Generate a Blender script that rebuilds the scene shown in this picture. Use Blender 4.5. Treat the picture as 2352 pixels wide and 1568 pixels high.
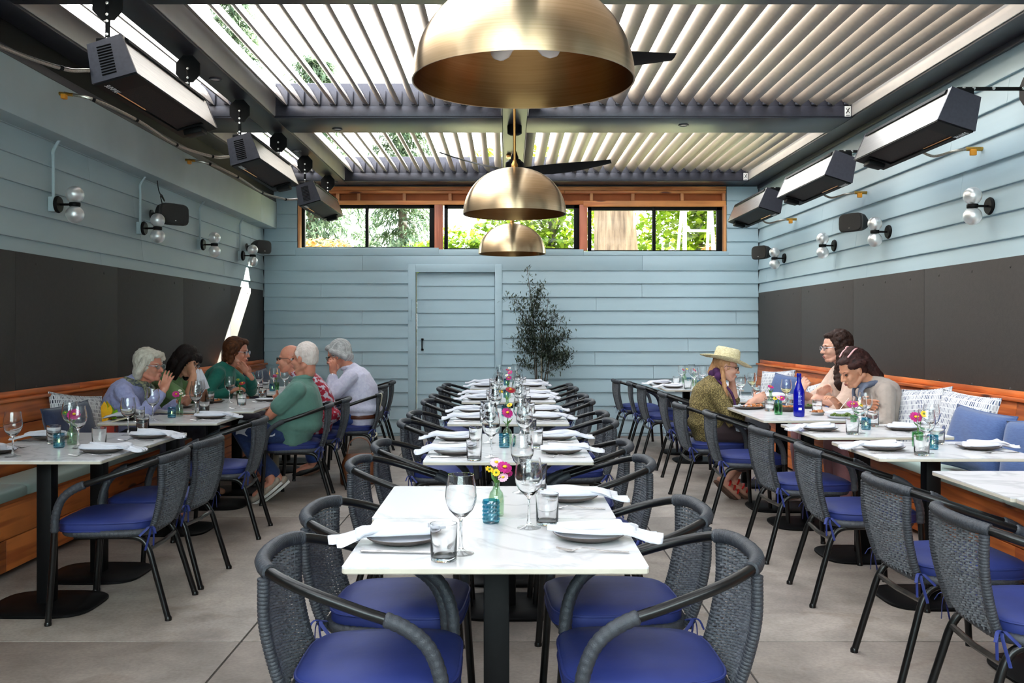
import bpy, bmesh, math, random
import numpy as np
from mathutils import Vector, Matrix, Euler
R = math.radians
random.seed(7)
sc = bpy.context.scene
for o in list(bpy.data.objects):
    bpy.data.objects.remove(o)
col = sc.collection

# ---------------------------------------------------------------- camera, sky, sun, exposure
F = 2150.0          # focal length in pixels of the 2352 px wide frame
H = 1.345           # eye height
cam = bpy.data.cameras.new('camera')
cam.sensor_width = 36.0
cam.lens = 36.0 * F / 2352.0
cam.shift_x = 11.0 / 2352.0
cam.shift_y = -29.0 / 2352.0
cam.clip_end = 300
camo = bpy.data.objects.new('camera', cam)
col.objects.link(camo)
camo.location = (0, 0, H)
camo.rotation_euler = (R(90), 0, 0)
sc.camera = camo
sc.cycles.caustics_reflective = False
sc.cycles.caustics_refractive = False
sc.cycles.max_bounces = 9
sc.cycles.transmission_bounces = 9

w = bpy.data.worlds.new('sky')
sc.world = w
w.use_nodes = True
nt = w.node_tree
bg = nt.nodes['Background']
tc = nt.nodes.new('ShaderNodeTexCoord')
sp = nt.nodes.new('ShaderNodeSeparateXYZ')
rp = nt.nodes.new('ShaderNodeValToRGB')
nt.links.new(tc.outputs['Generated'], sp.inputs[0])
nt.links.new(sp.outputs['Z'], rp.inputs[0])
rp.color_ramp.elements[0].position = 0.0
rp.color_ramp.elements[0].color = (0.90, 0.93, 0.95, 1)
rp.color_ramp.elements[1].position = 0.7
rp.color_ramp.elements[1].color = (0.90, 0.95, 1.0, 1)
nt.links.new(rp.outputs[0], bg.inputs[0])
bg.inputs[1].default_value = 5.5

sl = bpy.data.lights.new('sun', 'SUN')
sl.energy = 62.0
sl.angle = R(0.6)
sl.color = (1.0, 0.95, 0.84)
so = bpy.data.objects.new('sun', sl)
col.objects.link(so)
so.rotation_euler = Vector((-1.0, -1.42, -1.31)).to_track_quat('-Z', 'Y').to_euler()
so.location = (10, 14, 13)

vs = sc.view_settings
vs.view_transform = 'Standard'
vs.look = 'None'
vs.gamma = 1.0
vs.use_curve_mapping = False
vs.exposure = 0.68

# ---------------------------------------------------------------- helpers
def tag(o, label=None, cat=None, group=None, kind=None):
    if label: o['label'] = label
    if cat: o['category'] = cat
    if group: o['group'] = group
    if kind: o['kind'] = kind
    return o

def empty(name, loc=(0, 0, 0), rz=0.0, label=None, cat=None, group=None, kind=None, parent=None):
    o = bpy.data.objects.new(name, None)
    o.empty_display_size = 0.05
    col.objects.link(o)
    o.location = loc
    o.rotation_euler = (0, 0, rz)
    o.parent = parent
    return tag(o, label, cat, group, kind)

def copy_tree(o, parent=None):
    c = o.copy()
    col.objects.link(c)
    c.parent = parent
    for ch in list(o.children):
        copy_tree(ch, c)
    return c

def mobj(name, me, parent=None, loc=(0, 0, 0), rot=(0, 0, 0), scale=(1, 1, 1), label=None, cat=None, group=None, kind=None):
    o = bpy.data.objects.new(name, me)
    col.objects.link(o)
    o.location = loc
    o.rotation_euler = rot
    o.scale = scale
    o.parent = parent
    return tag(o, label, cat, group, kind)

def frame_of(d, up=Vector((0, 0, 1))):
    d = Vector(d).normalized()
    if abs(d.dot(up)) > 0.98:
        up = Vector((1, 0, 0)) if abs(d.x) < 0.9 else Vector((0, 1, 0))
    a = up.cross(d).normalized()
    b = d.cross(a).normalized()
    return a, b

def smooth_path(pts, n=6):
    """Catmull-Rom through the points."""
    P = [Vector(p) for p in pts]
    out = []
    for i in range(len(P) - 1):
        p0 = P[i - 1] if i else P[0] * 2 - P[1]
        p1, p2 = P[i], P[i + 1]
        p3 = P[i + 2] if i + 2 < len(P) else P[-1] * 2 - P[-2]
        for k in range(n):
            t = k / n
            out.append(0.5 * ((2 * p1) + (p2 - p0) * t + (2 * p0 - 5 * p1 + 4 * p2 - p3) * t * t + (3 * p1 - p0 - 3 * p2 + p3) * t ** 3))
    out.append(P[-1])
    return out

class MB:
    """collects shapes, builds one mesh"""
    def __init__(s):
        s.v = []; s.f = []; s.mi = []; s.m = 0
    def add(s, v, f):
        b = len(s.v)
        s.v.extend(tuple(p) for p in v)
        s.f.extend(tuple(i + b for i in q) for q in f)
        s.mi.extend([s.m] * len(f))
        return s
    def box(s, c, d, rot=None):
        M = Euler(rot).to_matrix() if rot else None
        v = []
        for x in (-.5, .5):
            for y in (-.5, .5):
                for z in (-.5, .5):
                    p = Vector((x * d[0], y * d[1], z * d[2]))
                    if M: p = M @ p
                    v.append(p + Vector(c))
        return s.add(v, [(0, 1, 3, 2), (4, 6, 7, 5), (0, 4, 5, 1), (2, 3, 7, 6), (0, 2, 6, 4), (1, 5, 7, 3)])
    def span(s, a, b):
        return s.box([(a[i] + b[i]) / 2 for i in range(3)], [abs(b[i] - a[i]) for i in range(3)])
    def bbox(s, a, b, r=0.004):
        """box with chamfered edges"""
        lo = [min(a[i], b[i]) for i in range(3)]; hi = [max(a[i], b[i]) for i in range(3)]
        bm = bmesh.new()
        bmesh.ops.create_cube(bm, size=1.0)
        for v in bm.verts:
            v.co = Vector([(lo[i] + hi[i]) / 2 + v.co[i] * (hi[i] - lo[i]) for i in range(3)])
        r = min(r, min(hi[i] - lo[i] for i in range(3)) * 0.45)
        bmesh.ops.bevel(bm, geom=list(bm.edges), offset=r, segments=2, profile=0.5, affect='EDGES')
        return s.bm(bm)
    def bm(s, bm, M=None):
        bm.verts.ensure_lookup_table()
        bm.verts.index_update()
        v = [(M @ x.co) if M else x.co.copy() for x in bm.verts]
        f = [tuple(x.index for x in q.verts) for q in bm.faces]
        bm.free()
        return s.add(v, f)
    def rings(s, rings, cap=True, closed=True):
        n = len(rings[0]); v = [p for r in rings for p in r]; f = []
        for i in range(len(rings) - 1):
            for k in range(n if closed else n - 1):
                a = i * n + k; b = i * n + (k + 1) % n
                f.append((a, b, b + n, a + n))
        if cap:
            f.append(tuple(range(n - 1, -1, -1)))
            f.append(tuple((len(rings) - 1) * n + k for k in range(n)))
        return s.add(v, f)
    def tube(s, pts, r, n=8, cap=True, flat=None, up=(0, 0, 1)):
        P = [Vector(p) for p in pts]
        rr = r if hasattr(r, '__len__') else [r] * len(P)
        rings = []
        pa = None
        for i, p in enumerate(P):
            d = (P[min(i + 1, len(P) - 1)] - P[max(i - 1, 0)])
            d = d.normalized() if d.length > 1e-9 else Vector((0, 0, 1))
            if pa is None:
                a, b = frame_of(d, Vector(up))
            else:
                a = (pa - d * pa.dot(d))
                a = a.normalized() if a.length > 1e-6 else frame_of(d)[0]
                b = d.cross(a)
            pa = a
            ra = rr[i]; rb = rr[i] * (flat if flat else 1)
            rings.append([p + a * math.cos(2 * math.pi * k / n) * ra + b * math.sin(2 * math.pi * k / n) * rb for k in range(n)])
        return s.rings(rings, cap)
    def lathe(s, prof, n=24, c=(0, 0, 0), cap=False, axis='z'):
        rings = []
        for r_, z_ in prof:
            ring = []
            for k in range(n):
                a = 2 * math.pi * k / n
                p = (r_ * math.cos(a), r_ * math.sin(a), z_)
                if axis == 'x': p = (z_, p[0], p[1])
                if axis == 'y': p = (p[0], z_, p[1])
                ring.append(Vector(p) + Vector(c))
            rings.append(ring)
        return s.rings(rings, cap)
    def prism(s, poly, a, b):
        """poly: 2D xz outline extruded along y from a to b"""
        return s.rings([[(p[0], y, p[1]) for p in poly] for y in (a, b)])
    def ell(s, c, r, n=12, m=8, M=None):
        v = []; f = []
        rings = []
        for i in range(m + 1):
            t = math.pi * i / m
            q = max(math.sin(t), 1e-3)
            ring = []
            for k in range(n):
                a = 2 * math.pi * k / n
                p = Vector((r[0] * q * math.cos(a), r[1] * q * math.sin(a), r[2] * math.cos(t)))
                if M: p = M @ p
                ring.append(p + Vector(c))
            rings.append(ring)
        rings.reverse()
        return s.rings(rings, True)
    def xf(s, M):
        s.v = [tuple(M @ Vector(p)) for p in s.v]
        return s
    def mesh(s, name, mats, smooth=40):
        me = bpy.data.meshes.new(name)
        me.from_pydata(s.v, [], s.f)
        mats = mats if isinstance(mats, (list, tuple)) else [mats]
        for m in mats: me.materials.append(m)
        if len(mats) > 1:
            me.polygons.foreach_set('material_index', s.mi)
        if smooth:
            me.polygons.foreach_set('use_smooth', [True] * len(me.polygons))
            try: me.set_sharp_from_angle(angle=R(smooth))
            except Exception: pass
        me.update()
        return me
    def build(s, name, mats, parent=None, smooth=40, **kw):
        return mobj(name, s.mesh(name, mats, smooth), parent, **kw)

# ---------------------------------------------------------------- materials
MATS = {}
def srgb(r, g, b):
    f = lambda c: ((c / 255.0 + 0.055) / 1.055) ** 2.4 if c > 10 else c / 255.0 / 12.92
    return (f(r), f(g), f(b), 1)

def mat(name, c, rough=0.5, metal=0.0, c2=None, scale=8.0, stretch=None, bump=0.0, bscale=None, detail=4.0, coat=0.0, spec=0.5, aniso=0.0, sheen=0.0, contrast=(0.3, 0.7), trans=0.0, emit=None, sss=0.0, coords='Object', wave=None):
    m = bpy.data.materials.new(name)
    m.use_nodes = True
    nt = m.node_tree; N = nt.nodes; L = nt.links
    b = N['Principled BSDF']
    b.inputs['Base Color'].default_value = c
    b.inputs['Roughness'].default_value = rough
    b.inputs['Metallic'].default_value = metal
    b.inputs['Specular IOR Level'].default_value = spec
    b.inputs['Coat Weight'].default_value = coat
    b.inputs['Anisotropic'].default_value = aniso
    b.inputs['Sheen Weight'].default_value = sheen
    b.inputs['Transmission Weight'].default_value = trans
    if sss:
        b.inputs['Subsurface Weight'].default_value = sss
        b.inputs['Subsurface Radius'].default_value = (0.02, 0.008, 0.004)
    if emit:
        b.inputs['Emission Color'].default_value = emit[0]
        b.inputs['Emission Strength'].default_value = emit[1]
    tc = N.new('ShaderNodeTexCoord')
    mp = N.new('ShaderNodeMapping')
    L.new(tc.outputs[coords], mp.inputs[0])
    if stretch: mp.inputs['Scale'].default_value = stretch
    src = mp.outputs[0]
    if c2 is not None:
        if wave:
            nz = N.new('ShaderNodeTexWave')
            nz.inputs['Scale'].default_value = scale
            nz.inputs['Distortion'].default_value = wave
            nz.inputs['Detail'].default_value = 3
        else:
            nz = N.new('ShaderNodeTexNoise')
            nz.inputs['Scale'].default_value = scale
            nz.inputs['Detail'].default_value = detail
        L.new(src, nz.inputs['Vector'])
        cr = N.new('ShaderNodeValToRGB')
        cr.color_ramp.elements[0].position, cr.color_ramp.elements[1].position = contrast
        cr.color_ramp.elements[0].color = c
        cr.color_ramp.elements[1].color = c2
        L.new(nz.outputs['Fac' if 'Fac' in nz.outputs else 0], cr.inputs[0])
        L.new(cr.outputs[0], b.inputs['Base Color'])
    if bump:
        nb = N.new('ShaderNodeTexNoise')
        nb.inputs['Scale'].default_value = bscale or scale * 3
        nb.inputs['Detail'].default_value = 5
        L.new(src, nb.inputs['Vector'])
        bp = N.new('ShaderNodeBump')
        bp.inputs['Strength'].default_value = bump
        bp.inputs['Distance'].default_value = 0.01
        L.new(nb.outputs[0], bp.inputs['Height'])
        L.new(bp.outputs[0], b.inputs['Normal'])
    MATS[name] = m
    return m

def glassy(name, tint=(0.97, 0.98, 0.98, 1), edge=0.55, base=0.04, rough=0.02):
    """thin clear glass: passes light straight through, mirrors more at grazing angles"""
    m = bpy.data.materials.new(name)
    m.use_nodes = True
    nt = m.node_tree; N = nt.nodes; L = nt.links
    out = N['Material Output']
    N.remove(N['Principled BSDF'])
    t = N.new('ShaderNodeBsdfTransparent'); t.inputs[0].default_value = tint
    g = N.new('ShaderNodeBsdfGlossy'); g.inputs['Roughness'].default_value = rough
    g.inputs[0].default_value = (1, 1, 1, 1)
    lw = N.new('ShaderNodeLayerWeight'); lw.inputs[0].default_value = 0.35
    pw = N.new('ShaderNodeMath'); pw.operation = 'POWER'; pw.inputs[1].default_value = 2.2
    ml = N.new('ShaderNodeMath'); ml.operation = 'MULTIPLY_ADD'; ml.inputs[1].default_value = edge; ml.inputs[2].default_value = base
    L.new(lw.outputs['Facing'], pw.inputs[0]); L.new(pw.outputs[0], ml.inputs[0])
    mx = N.new('ShaderNodeMixShader')
    L.new(ml.outputs[0], mx.inputs[0]); L.new(t.outputs[0], mx.inputs[1]); L.new(g.outputs[0], mx.inputs[2])
    L.new(mx.outputs[0], out.inputs[0])
    MATS[name] = m
    return m

def wood(name, a, b, k, scale=1.0, axis='Y', rough=0.5):
    """long-grained timber with darker growth rings and knots; grain runs along AXIS of the object"""
    m = bpy.data.materials.new(name)
    m.use_nodes = True
    nt = m.node_tree; N = nt.nodes; L = nt.links
    p = N['Principled BSDF']; p.inputs['Roughness'].default_value = rough
    tc = N.new('ShaderNodeTexCoord'); mp = N.new('ShaderNodeMapping')
    oi = N.new('ShaderNodeObjectInfo')
    ad = N.new('ShaderNodeVectorMath'); ad.operation = 'ADD'
    sc_ = N.new('ShaderNodeVectorMath'); sc_.operation = 'SCALE'; sc_.inputs['Scale'].default_value = 37.0
    cb = N.new('ShaderNodeCombineXYZ')
    for i in range(3): L.new(oi.outputs['Random'], cb.inputs[i])
    L.new(cb.outputs[0], sc_.inputs[0]); L.new(tc.outputs['Object'], ad.inputs[0]); L.new(sc_.outputs[0], ad.inputs[1])
    s3 = {'X': (0.5, 9, 9), 'Y': (9, 0.5, 9), 'Z': (9, 9, 0.5)}[axis]
    mp.inputs['Scale'].default_value = [q * scale for q in s3]
    L.new(ad.outputs[0], mp.inputs[0])
    nz = N.new('ShaderNodeTexNoise'); nz.inputs['Scale'].default_value = 1.0; nz.inputs['Detail'].default_value = 3
    L.new(mp.outputs[0], nz.inputs[0])
    mu = N.new('ShaderNodeMath'); mu.operation = 'MULTIPLY'; mu.inputs[1].default_value = 26
    sn = N.new('ShaderNodeMath'); sn.operation = 'SINE'
    L.new(nz.outputs[0], mu.inputs[0]); L.new(mu.outputs[0], sn.inputs[0])
    cr = N.new('ShaderNodeValToRGB')
    cr.color_ramp.elements[0].position = 0.1; cr.color_ramp.elements[0].color = b
    cr.color_ramp.elements[1].position = 0.75; cr.color_ramp.elements[1].color = a
    mr = N.new('ShaderNodeMapRange'); mr.inputs[1].default_value = -1.6; mr.inputs[2].default_value = 1
    L.new(sn.outputs[0], mr.inputs[0]); L.new(mr.outputs[0], cr.inputs[0])
    n2 = N.new('ShaderNodeTexVoronoi'); n2.inputs['Scale'].default_value = 1.0
    mp2 = N.new('ShaderNodeMapping')
    mp2.inputs['Scale'].default_value = {'X': (1.8, 7, 7), 'Y': (7, 1.8, 7), 'Z': (7, 7, 1.8)}[axis]
    L.new(ad.outputs[0], mp2.inputs[0]); L.new(mp2.outputs[0], n2.inputs[0])
    c2 = N.new('ShaderNodeValToRGB')
    c2.color_ramp.elements[0].position = 0.10; c2.color_ramp.elements[0].color = (1, 1, 1, 1)
    c2.color_ramp.elements[1].position = 0.17; c2.color_ramp.elements[1].color = (0, 0, 0, 1)
    L.new(n2.outputs['Distance'], c2.inputs[0])
    mx = N.new('ShaderNodeMix'); mx.data_type = 'RGBA'
    L.new(c2.outputs[0], mx.inputs[0]); L.new(cr.outputs[0], mx.inputs[6]); mx.inputs[7].default_value = k
    n3 = N.new('ShaderNodeTexNoise'); n3.inputs['Scale'].default_value = 2.5
    L.new(ad.outputs[0], n3.inputs[0])
    hs = N.new('ShaderNodeHueSaturation')
    m3 = N.new('ShaderNodeMapRange'); m3.inputs[1].default_value = .3; m3.inputs[2].default_value = .7; m3.inputs[3].default_value = .75; m3.inputs[4].default_value = 1.2
    L.new(n3.outputs[0], m3.inputs[0]); L.new(m3.outputs[0], hs.inputs['Value']); L.new(mx.outputs[2], hs.inputs['Color'])
    L.new(hs.outputs[0], p.inputs['Base Color'])
    bp = N.new('ShaderNodeBump'); bp.inputs['Strength'].default_value = 0.15; bp.inputs['Distance'].default_value = 0.005
    L.new(sn.outputs[0], bp.inputs['Height']); L.new(bp.outputs[0], p.inputs['Normal'])
    MATS[name] = m
    return m

PAINT = mat('painted siding', srgb(166, 189, 199), 0.55, c2=srgb(160, 184, 195), scale=3, stretch=(0.4, 4, 4), bump=0.04, bscale=14)
PAINT_L = mat('weathered siding paint', srgb(170, 186, 190), 0.6, c2=srgb(161, 177, 181), scale=3, bump=0.04, bscale=14)
PANEL = mat('charcoal wall panel', srgb(55, 51, 49), 0.75, c2=srgb(50, 47, 45), scale=40, bump=0.2, bscale=220)
CONC = mat('concrete', srgb(122, 112, 106), 0.6, c2=srgb(172, 160, 152), scale=1.7, detail=12, bump=0.12, bscale=60, contrast=(.3, .72))
def concrete():
    m = bpy.data.materials.new('brushed concrete'); m.use_nodes = True
    nt = m.node_tree; N = nt.nodes; L = nt.links; p = N['Principled BSDF']; p.inputs['Roughness'].default_value = .58
    tc = N.new('ShaderNodeTexCoord')
    def nz(scale, det, st=(1, 1, 1), dist=0):
        mp = N.new('ShaderNodeMapping'); mp.inputs['Scale'].default_value = st; L.new(tc.outputs['Object'], mp.inputs[0])
        q = N.new('ShaderNodeTexNoise'); q.inputs['Scale'].default_value = scale; q.inputs['Detail'].default_value = det; q.inputs['Distortion'].default_value = dist
        L.new(mp.outputs[0], q.inputs[0]); return q.outputs[0]
    def ramp(src, a, b, c0, c1):
        cr = N.new('ShaderNodeValToRGB'); cr.color_ramp.elements[0].position = a; cr.color_ramp.elements[1].position = b
        cr.color_ramp.elements[0].color = c0; cr.color_ramp.elements[1].color = c1; L.new(src, cr.inputs[0]); return cr.outputs[0]
    def mul(a, b):
        mx = N.new('ShaderNodeMix'); mx.data_type = 'RGBA'; mx.blend_type = 'MULTIPLY'; mx.inputs[0].default_value = 1
        L.new(a, mx.inputs[6]); L.new(b, mx.inputs[7]); return mx.outputs[2]
    g = lambda v: (v, v, v, 1)
    c = ramp(nz(1.3, 8, (1, 1, 1), .6), .32, .70, srgb(122, 112, 105), srgb(172, 161, 152))
    c = mul(c, ramp(nz(7, 10), .3, .7, g(.80), g(1.08)))
    c = mul(c, ramp(nz(60, 4), .35, .62, g(.86), g(1.04)))
    c = mul(c, ramp(nz(3.1, 3, (1, 1, 1), 1.2), .30, .42, (.82, .79, .76, 1), g(1)))
    L.new(c, p.inputs['Base Color'])
    bp = N.new('ShaderNodeBump'); bp.inputs['Strength'].default_value = .12; bp.inputs['Distance'].default_value = .01
    L.new(nz(70, 6), bp.inputs['Height']); L.new(bp.outputs[0], p.inputs['Normal'])
    MATS['concrete'] = m
    return m
CONC = concrete()
SHEATH = mat('dark wall sheathing', srgb(64, 72, 78), 0.9, c2=srgb(58, 66, 72), scale=6)
LIGHTG = mat('pale grey gutter paint', srgb(206, 201, 195), 0.45, c2=srgb(198, 193, 188), scale=6)
JOINT = mat('floor joint filler', srgb(60, 56, 54), 0.9)
STEEL = mat('charcoal coated steel', srgb(58, 58, 68), 0.38, 0.3, c2=srgb(52, 52, 61), scale=60, bump=0.03, bscale=400)
BLADE = mat('grey aluminium louver', srgb(158, 150, 142), 0.38, 0.0, c2=srgb(150, 143, 136), scale=20)
BLACK = mat('black metal', srgb(11, 11, 12), 0.5, 0.0, c2=srgb(14, 14, 15), scale=50, spec=.12)
BLACKP = mat('black plastic', srgb(28, 28, 29), 0.6, c2=srgb(33, 33, 34), scale=60, bump=0.1, bscale=300)
STAIN = mat('brushed stainless steel', srgb(232, 230, 226), 0.28, 0.9, c2=srgb(200, 199, 197), scale=4, stretch=(80, 1, 80))
WHITE = mat('white plastic', srgb(235, 235, 232), 0.45, c2=srgb(228, 228, 225), scale=20)
CEDAR = wood('oiled cedar', srgb(214, 118, 56), srgb(158, 70, 28), srgb(70, 26, 12), 1.0, 'Y')
CEDARX = wood('framing timber', srgb(226, 150, 84), srgb(196, 108, 56), srgb(110, 48, 24), 1.0, 'X')
CEDARZ = wood('framing stud', srgb(222, 160, 104), srgb(190, 116, 70), srgb(110, 48, 24), 1.0, 'Z')
PINK = wood('reddish post timber', srgb(196, 118, 90), srgb(160, 84, 60), srgb(90, 40, 30), 1.0, 'Z')
PLY = mat('plywood', srgb(176, 100, 52), 0.7, c2=srgb(150, 80, 40), scale=4)
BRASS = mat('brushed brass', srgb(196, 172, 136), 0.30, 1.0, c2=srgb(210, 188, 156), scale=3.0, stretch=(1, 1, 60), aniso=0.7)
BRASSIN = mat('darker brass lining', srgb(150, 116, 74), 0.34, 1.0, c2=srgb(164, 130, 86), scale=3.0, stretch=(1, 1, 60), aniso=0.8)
for _m in (BRASS, BRASSIN):
    _t = _m.node_tree.nodes.new('ShaderNodeTangent'); _t.direction_type = 'RADIAL'; _t.axis = 'Z'
    _b = _m.node_tree.nodes['Principled BSDF']; _m.node_tree.links.new(_t.outputs[0], _b.inputs['Tangent'])
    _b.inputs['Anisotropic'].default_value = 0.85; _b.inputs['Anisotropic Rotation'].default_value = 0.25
BRASSROD = mat('brass rod', srgb(190, 145, 80), 0.3, 1.0, c2=srgb(200, 156, 92), scale=6)
BULB = mat('frosted lamp bulb', srgb(240, 240, 236), 0.25, c2=srgb(232, 232, 228), scale=8)
GLOBE = glassy('globe glass', (0.93, 0.94, 0.94, 1), 0.5, 0.5, 0.38)
def real_glass(name, tint=(1, 1, 1, 1)):
    m = bpy.data.materials.new(name); m.use_nodes = True
    nt = m.node_tree; N = nt.nodes; L = nt.links; out = N['Material Output']; N.remove(N['Principled BSDF'])
    g = N.new('ShaderNodeBsdfGlass'); g.inputs['IOR'].default_value = 1.46; g.inputs['Roughness'].default_value = 0.0; g.inputs[0].default_value = tint
    tr = N.new('ShaderNodeBsdfTransparent'); mx = N.new('ShaderNodeMixShader'); mx.inputs[0].default_value = 1.0
    L.new(tr.outputs[0], mx.inputs[1]); L.new(g.outputs[0], mx.inputs[2])
    L.new(mx.outputs[0], out.inputs[0]); MATS[name] = m
    return m
GLASS = real_glass('drinking glass', (.985, .99, .99, 1))
PANE = glassy('window pane', (0.96, 0.99, 0.97, 1), 0.4, 0.05, 0.01)
# ================================================================ the setting
WL, WR, WB = -3.07, 3.17, 11.76      # inner faces of left, right and back wall
ROOF = 3.145                         # underside of the roof beams
LAP = 0.1706                         # siding exposure
ROW0 = 2.08

def px2back(x): return (x - 1165) / F * WB

# ---- floor
fb = MB(); fb.span((WL - .4, -5.4, -.12), (WR + .4, WB + .3, -.006))
floor = fb.build('floor', JOINT, kind='structure')
xs = [WL - .3, -1.146, .954, WR + .3]
ys = [-5.3, -1.29, 1.37, 4.03, 6.69, 9.35, WB + .2]
for i in range(3):
    for j in range(6):
        b = MB(); g = .004
        b.bbox((xs[i] + g, ys[j] + g, -.06), (xs[i + 1] - g, ys[j + 1] - g, 0), .003)
        b.build('floor_slab', CONC, floor)

# ---- siding board (unit length along x, faces -y), scaled to each length
def board_mesh(name, mt, t0=.005, t1=.024, h=LAP):
    b = MB()
    prof = [(-.004, .005), (-t1, .005), (-t1 - .001, .010), (-t0, h + .012), (0, h + .012), (0, .01)]
    b.rings([[(x, p[0], p[1]) for p in prof] for x in (-.5, .5)])
    return b.mesh(name, mt, 0)
BOARD = board_mesh('siding_board', PAINT)
BOARD_L = board_mesh('siding_board_side', PAINT_L)

def lay_row(parent, a, b, z, place, joints, me=BOARD, h=1.0):
    cuts = [a] + sorted(j for j in joints if a + .15 < j < b - .15) + [b]
    for p, q in zip(cuts, cuts[1:]):
        L = q - p - (.003 if len(cuts) > 2 else 0)
        o = mobj('siding_board', me, parent)
        place(o, (p + q) / 2, z)
        o.scale = (L, 1, h)

def on_back(o, c, z): o.location = (c, WB, z)
def on_left(o, c, z): o.location = (WL, c, z); o.rotation_euler = (0, 0, R(90))
def on_right(o, c, z): o.location = (WR, c, z); o.rotation_euler = (0, 0, R(-90))

# ---- back wall with the window band and the door opening left free
DX0, DX1 = px2back(955), px2back(1137)
TX0, TX1 = px2back(938), px2back(1153)
WX0, WX1 = px2back(685), px2back(1667)
DTOP = 2.055
wb = MB()
wb.span((WL - .2, WB, 0), (DX0, WB + .14, 2.31)).span((DX1, WB, 0), (WR + .2, WB + .14, 2.31))
wb.span((DX0, WB, DTOP + .02), (DX1, WB + .14, 2.31))
wb.span((WL - .2, WB, 2.31), (WX0, WB + .14, 3.45)).span((WX1, WB, 2.31), (WR + .2, WB + .14, 3.45))
wb.span((WX0, WB, 3.135), (WX1, WB + .14, 3.45))
wall_back = wb.build('wall_back', SHEATH, kind='structure', smooth=0)
jl = {0: [-1.816 + .9], 1: [px2back(738)], 2: [], 3: [px2back(832)], 4: [px2back(737)], 5: [], 6: [px2back(832)], 7: [], 8: [], 9: [px2back(760)], 10: [], 11: []}
jr = {0: [], 1: [px2back(1475)], 2: [px2back(1366)], 3: [px2back(1690)], 4: [px2back(1300)], 5: [px2back(1580)], 6: [px2back(1366)], 7: [px2back(1500)], 8: [px2back(1650)], 9: [], 10: [px2back(1440)], 11: []}
jr[2] = [px2back(1369)]; jr[1] = [px2back(1474)]
for k in range(12):
    z = ROW0 - LAP * (k + 1)
    lay_row(wall_back, WL + .02, TX0, z, on_back, jl.get(k, []))
    lay_row(wall_back, TX1, WR - .02, z, on_back, jr.get(k, []))
for k in range(7):
    z = ROW0 + .19 + LAP * k - .005
    if z + LAP > 3.14: h = (3.135 - z) / LAP
    else: h = 1.0
    if h > .15:
        lay_row(wall_back, WL + .02, WX0 - .01, z, on_back, [], h=h)
        lay_row(wall_back, WX1 + .01, WR - .02, z, on_back, [], h=h)
# flat header boards under the windows
for a, b in ((WL + .02, px2back(833)), (px2back(833), px2back(1475)), (px2back(1475), WR - .02)):
    m = MB(); m.bbox((a + .001, WB - .022, ROW0 - .004), (b - .001, WB, ROW0 + .185), .003); m.build('header_board', PAINT, wall_back)
for a, b, zt in ((WX0 - .03, px2back(1008), 2.362), (px2back(1008), px2back(1340), 2.342), (px2back(1340), WX1 + .03, 2.318)):
    m = MB(); m.bbox((a, WB - .028, ROW0 + .186), (b, WB + .13, zt), .004); m.build('window_sill', PAINT, wall_back)
m = MB(); m.bbox((WL + .02, WB - .018, 0), (TX0, WB, .034), .003); m.build('bottom_board', PAINT, wall_back)
m = MB(); m.bbox((TX1, WB - .018, 0), (WR - .02, WB, .034), .003); m.build('bottom_board', PAINT, wall_back)
# trim round the door
for k, (a, b) in enumerate((((TX0, WB - .03, 0), (DX0, WB + .02, DTOP + .1)), ((DX1, WB - .03, 0), (TX1, WB + .02, DTOP + .1)), ((DX0, WB - .03, DTOP), (DX1, WB + .02, DTOP + .1)))):
    m = MB(); m.bbox(a, b, .003)
    tr = m.build('trim_%d' % (k + 1), PAINT, kind='structure')
    if k == 0:
        lr = MB(); lr.tube([(px2back(945.5), WB - .036, 1.345 + (755 - 688) * .00547), (px2back(945.5), WB - .036, 1.345 + (755 - 733) * .00547)], .005, 8)
        lr.lathe([(.0, 0), (.014, 0), (.014, -.012), (0, -.014)], 12, (px2back(945.5), WB - .03, 1.345 + (755 - 735) * .00547), axis='y')
        lr.build('latch_rod', PAINT, tr)
# door, boards of its own, set back a little
dm = MB(); dm.span((DX0 + .012, WB + .03, .012), (DX1 - .002, WB + .075, DTOP - .006))
dm.span((DX0 + .03, WB + .075, .0), (DX1 + .02, WB + .12, DTOP + .03)).span((DX0 - .02, WB + .10, 0), (DX0 + .003, WB + .12, 1.3))
door = dm.build('door_1', PAINT, kind='structure')
DB = board_mesh('door_board', PAINT, .004, .016)
for k in range(12):
    z = ROW0 - .03 - LAP * (k + 1)
    if z < 0: continue
    o = mobj('door_board', DB, door, ((DX0 + DX1) / 2 + .003, WB + .03, z), scale=(DX1 - DX0 - .02, 1, 1 if k else .82))
hx, hz0, hz1 = px2back(970), 1.345 + (755 - 803) * .00547, 1.345 + (755 - 779) * .00547
m = MB(); m.tube(smooth_path([(hx, WB - .0, hz0), (hx, WB - .035, hz0 + .02), (hx, WB - .035, hz1 - .02), (hx, WB - .0, hz1)], 5), .008, 8)
m.bbox((hx - .016, WB - .002, hz0 - .012), (hx + .016, WB + .013, hz0 + .014), .003).bbox((hx - .016, WB - .002, hz1 - .014), (hx + .016, WB + .013, hz1 + .012), .003)
m.build('door_handle', BLACK, door)

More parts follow.
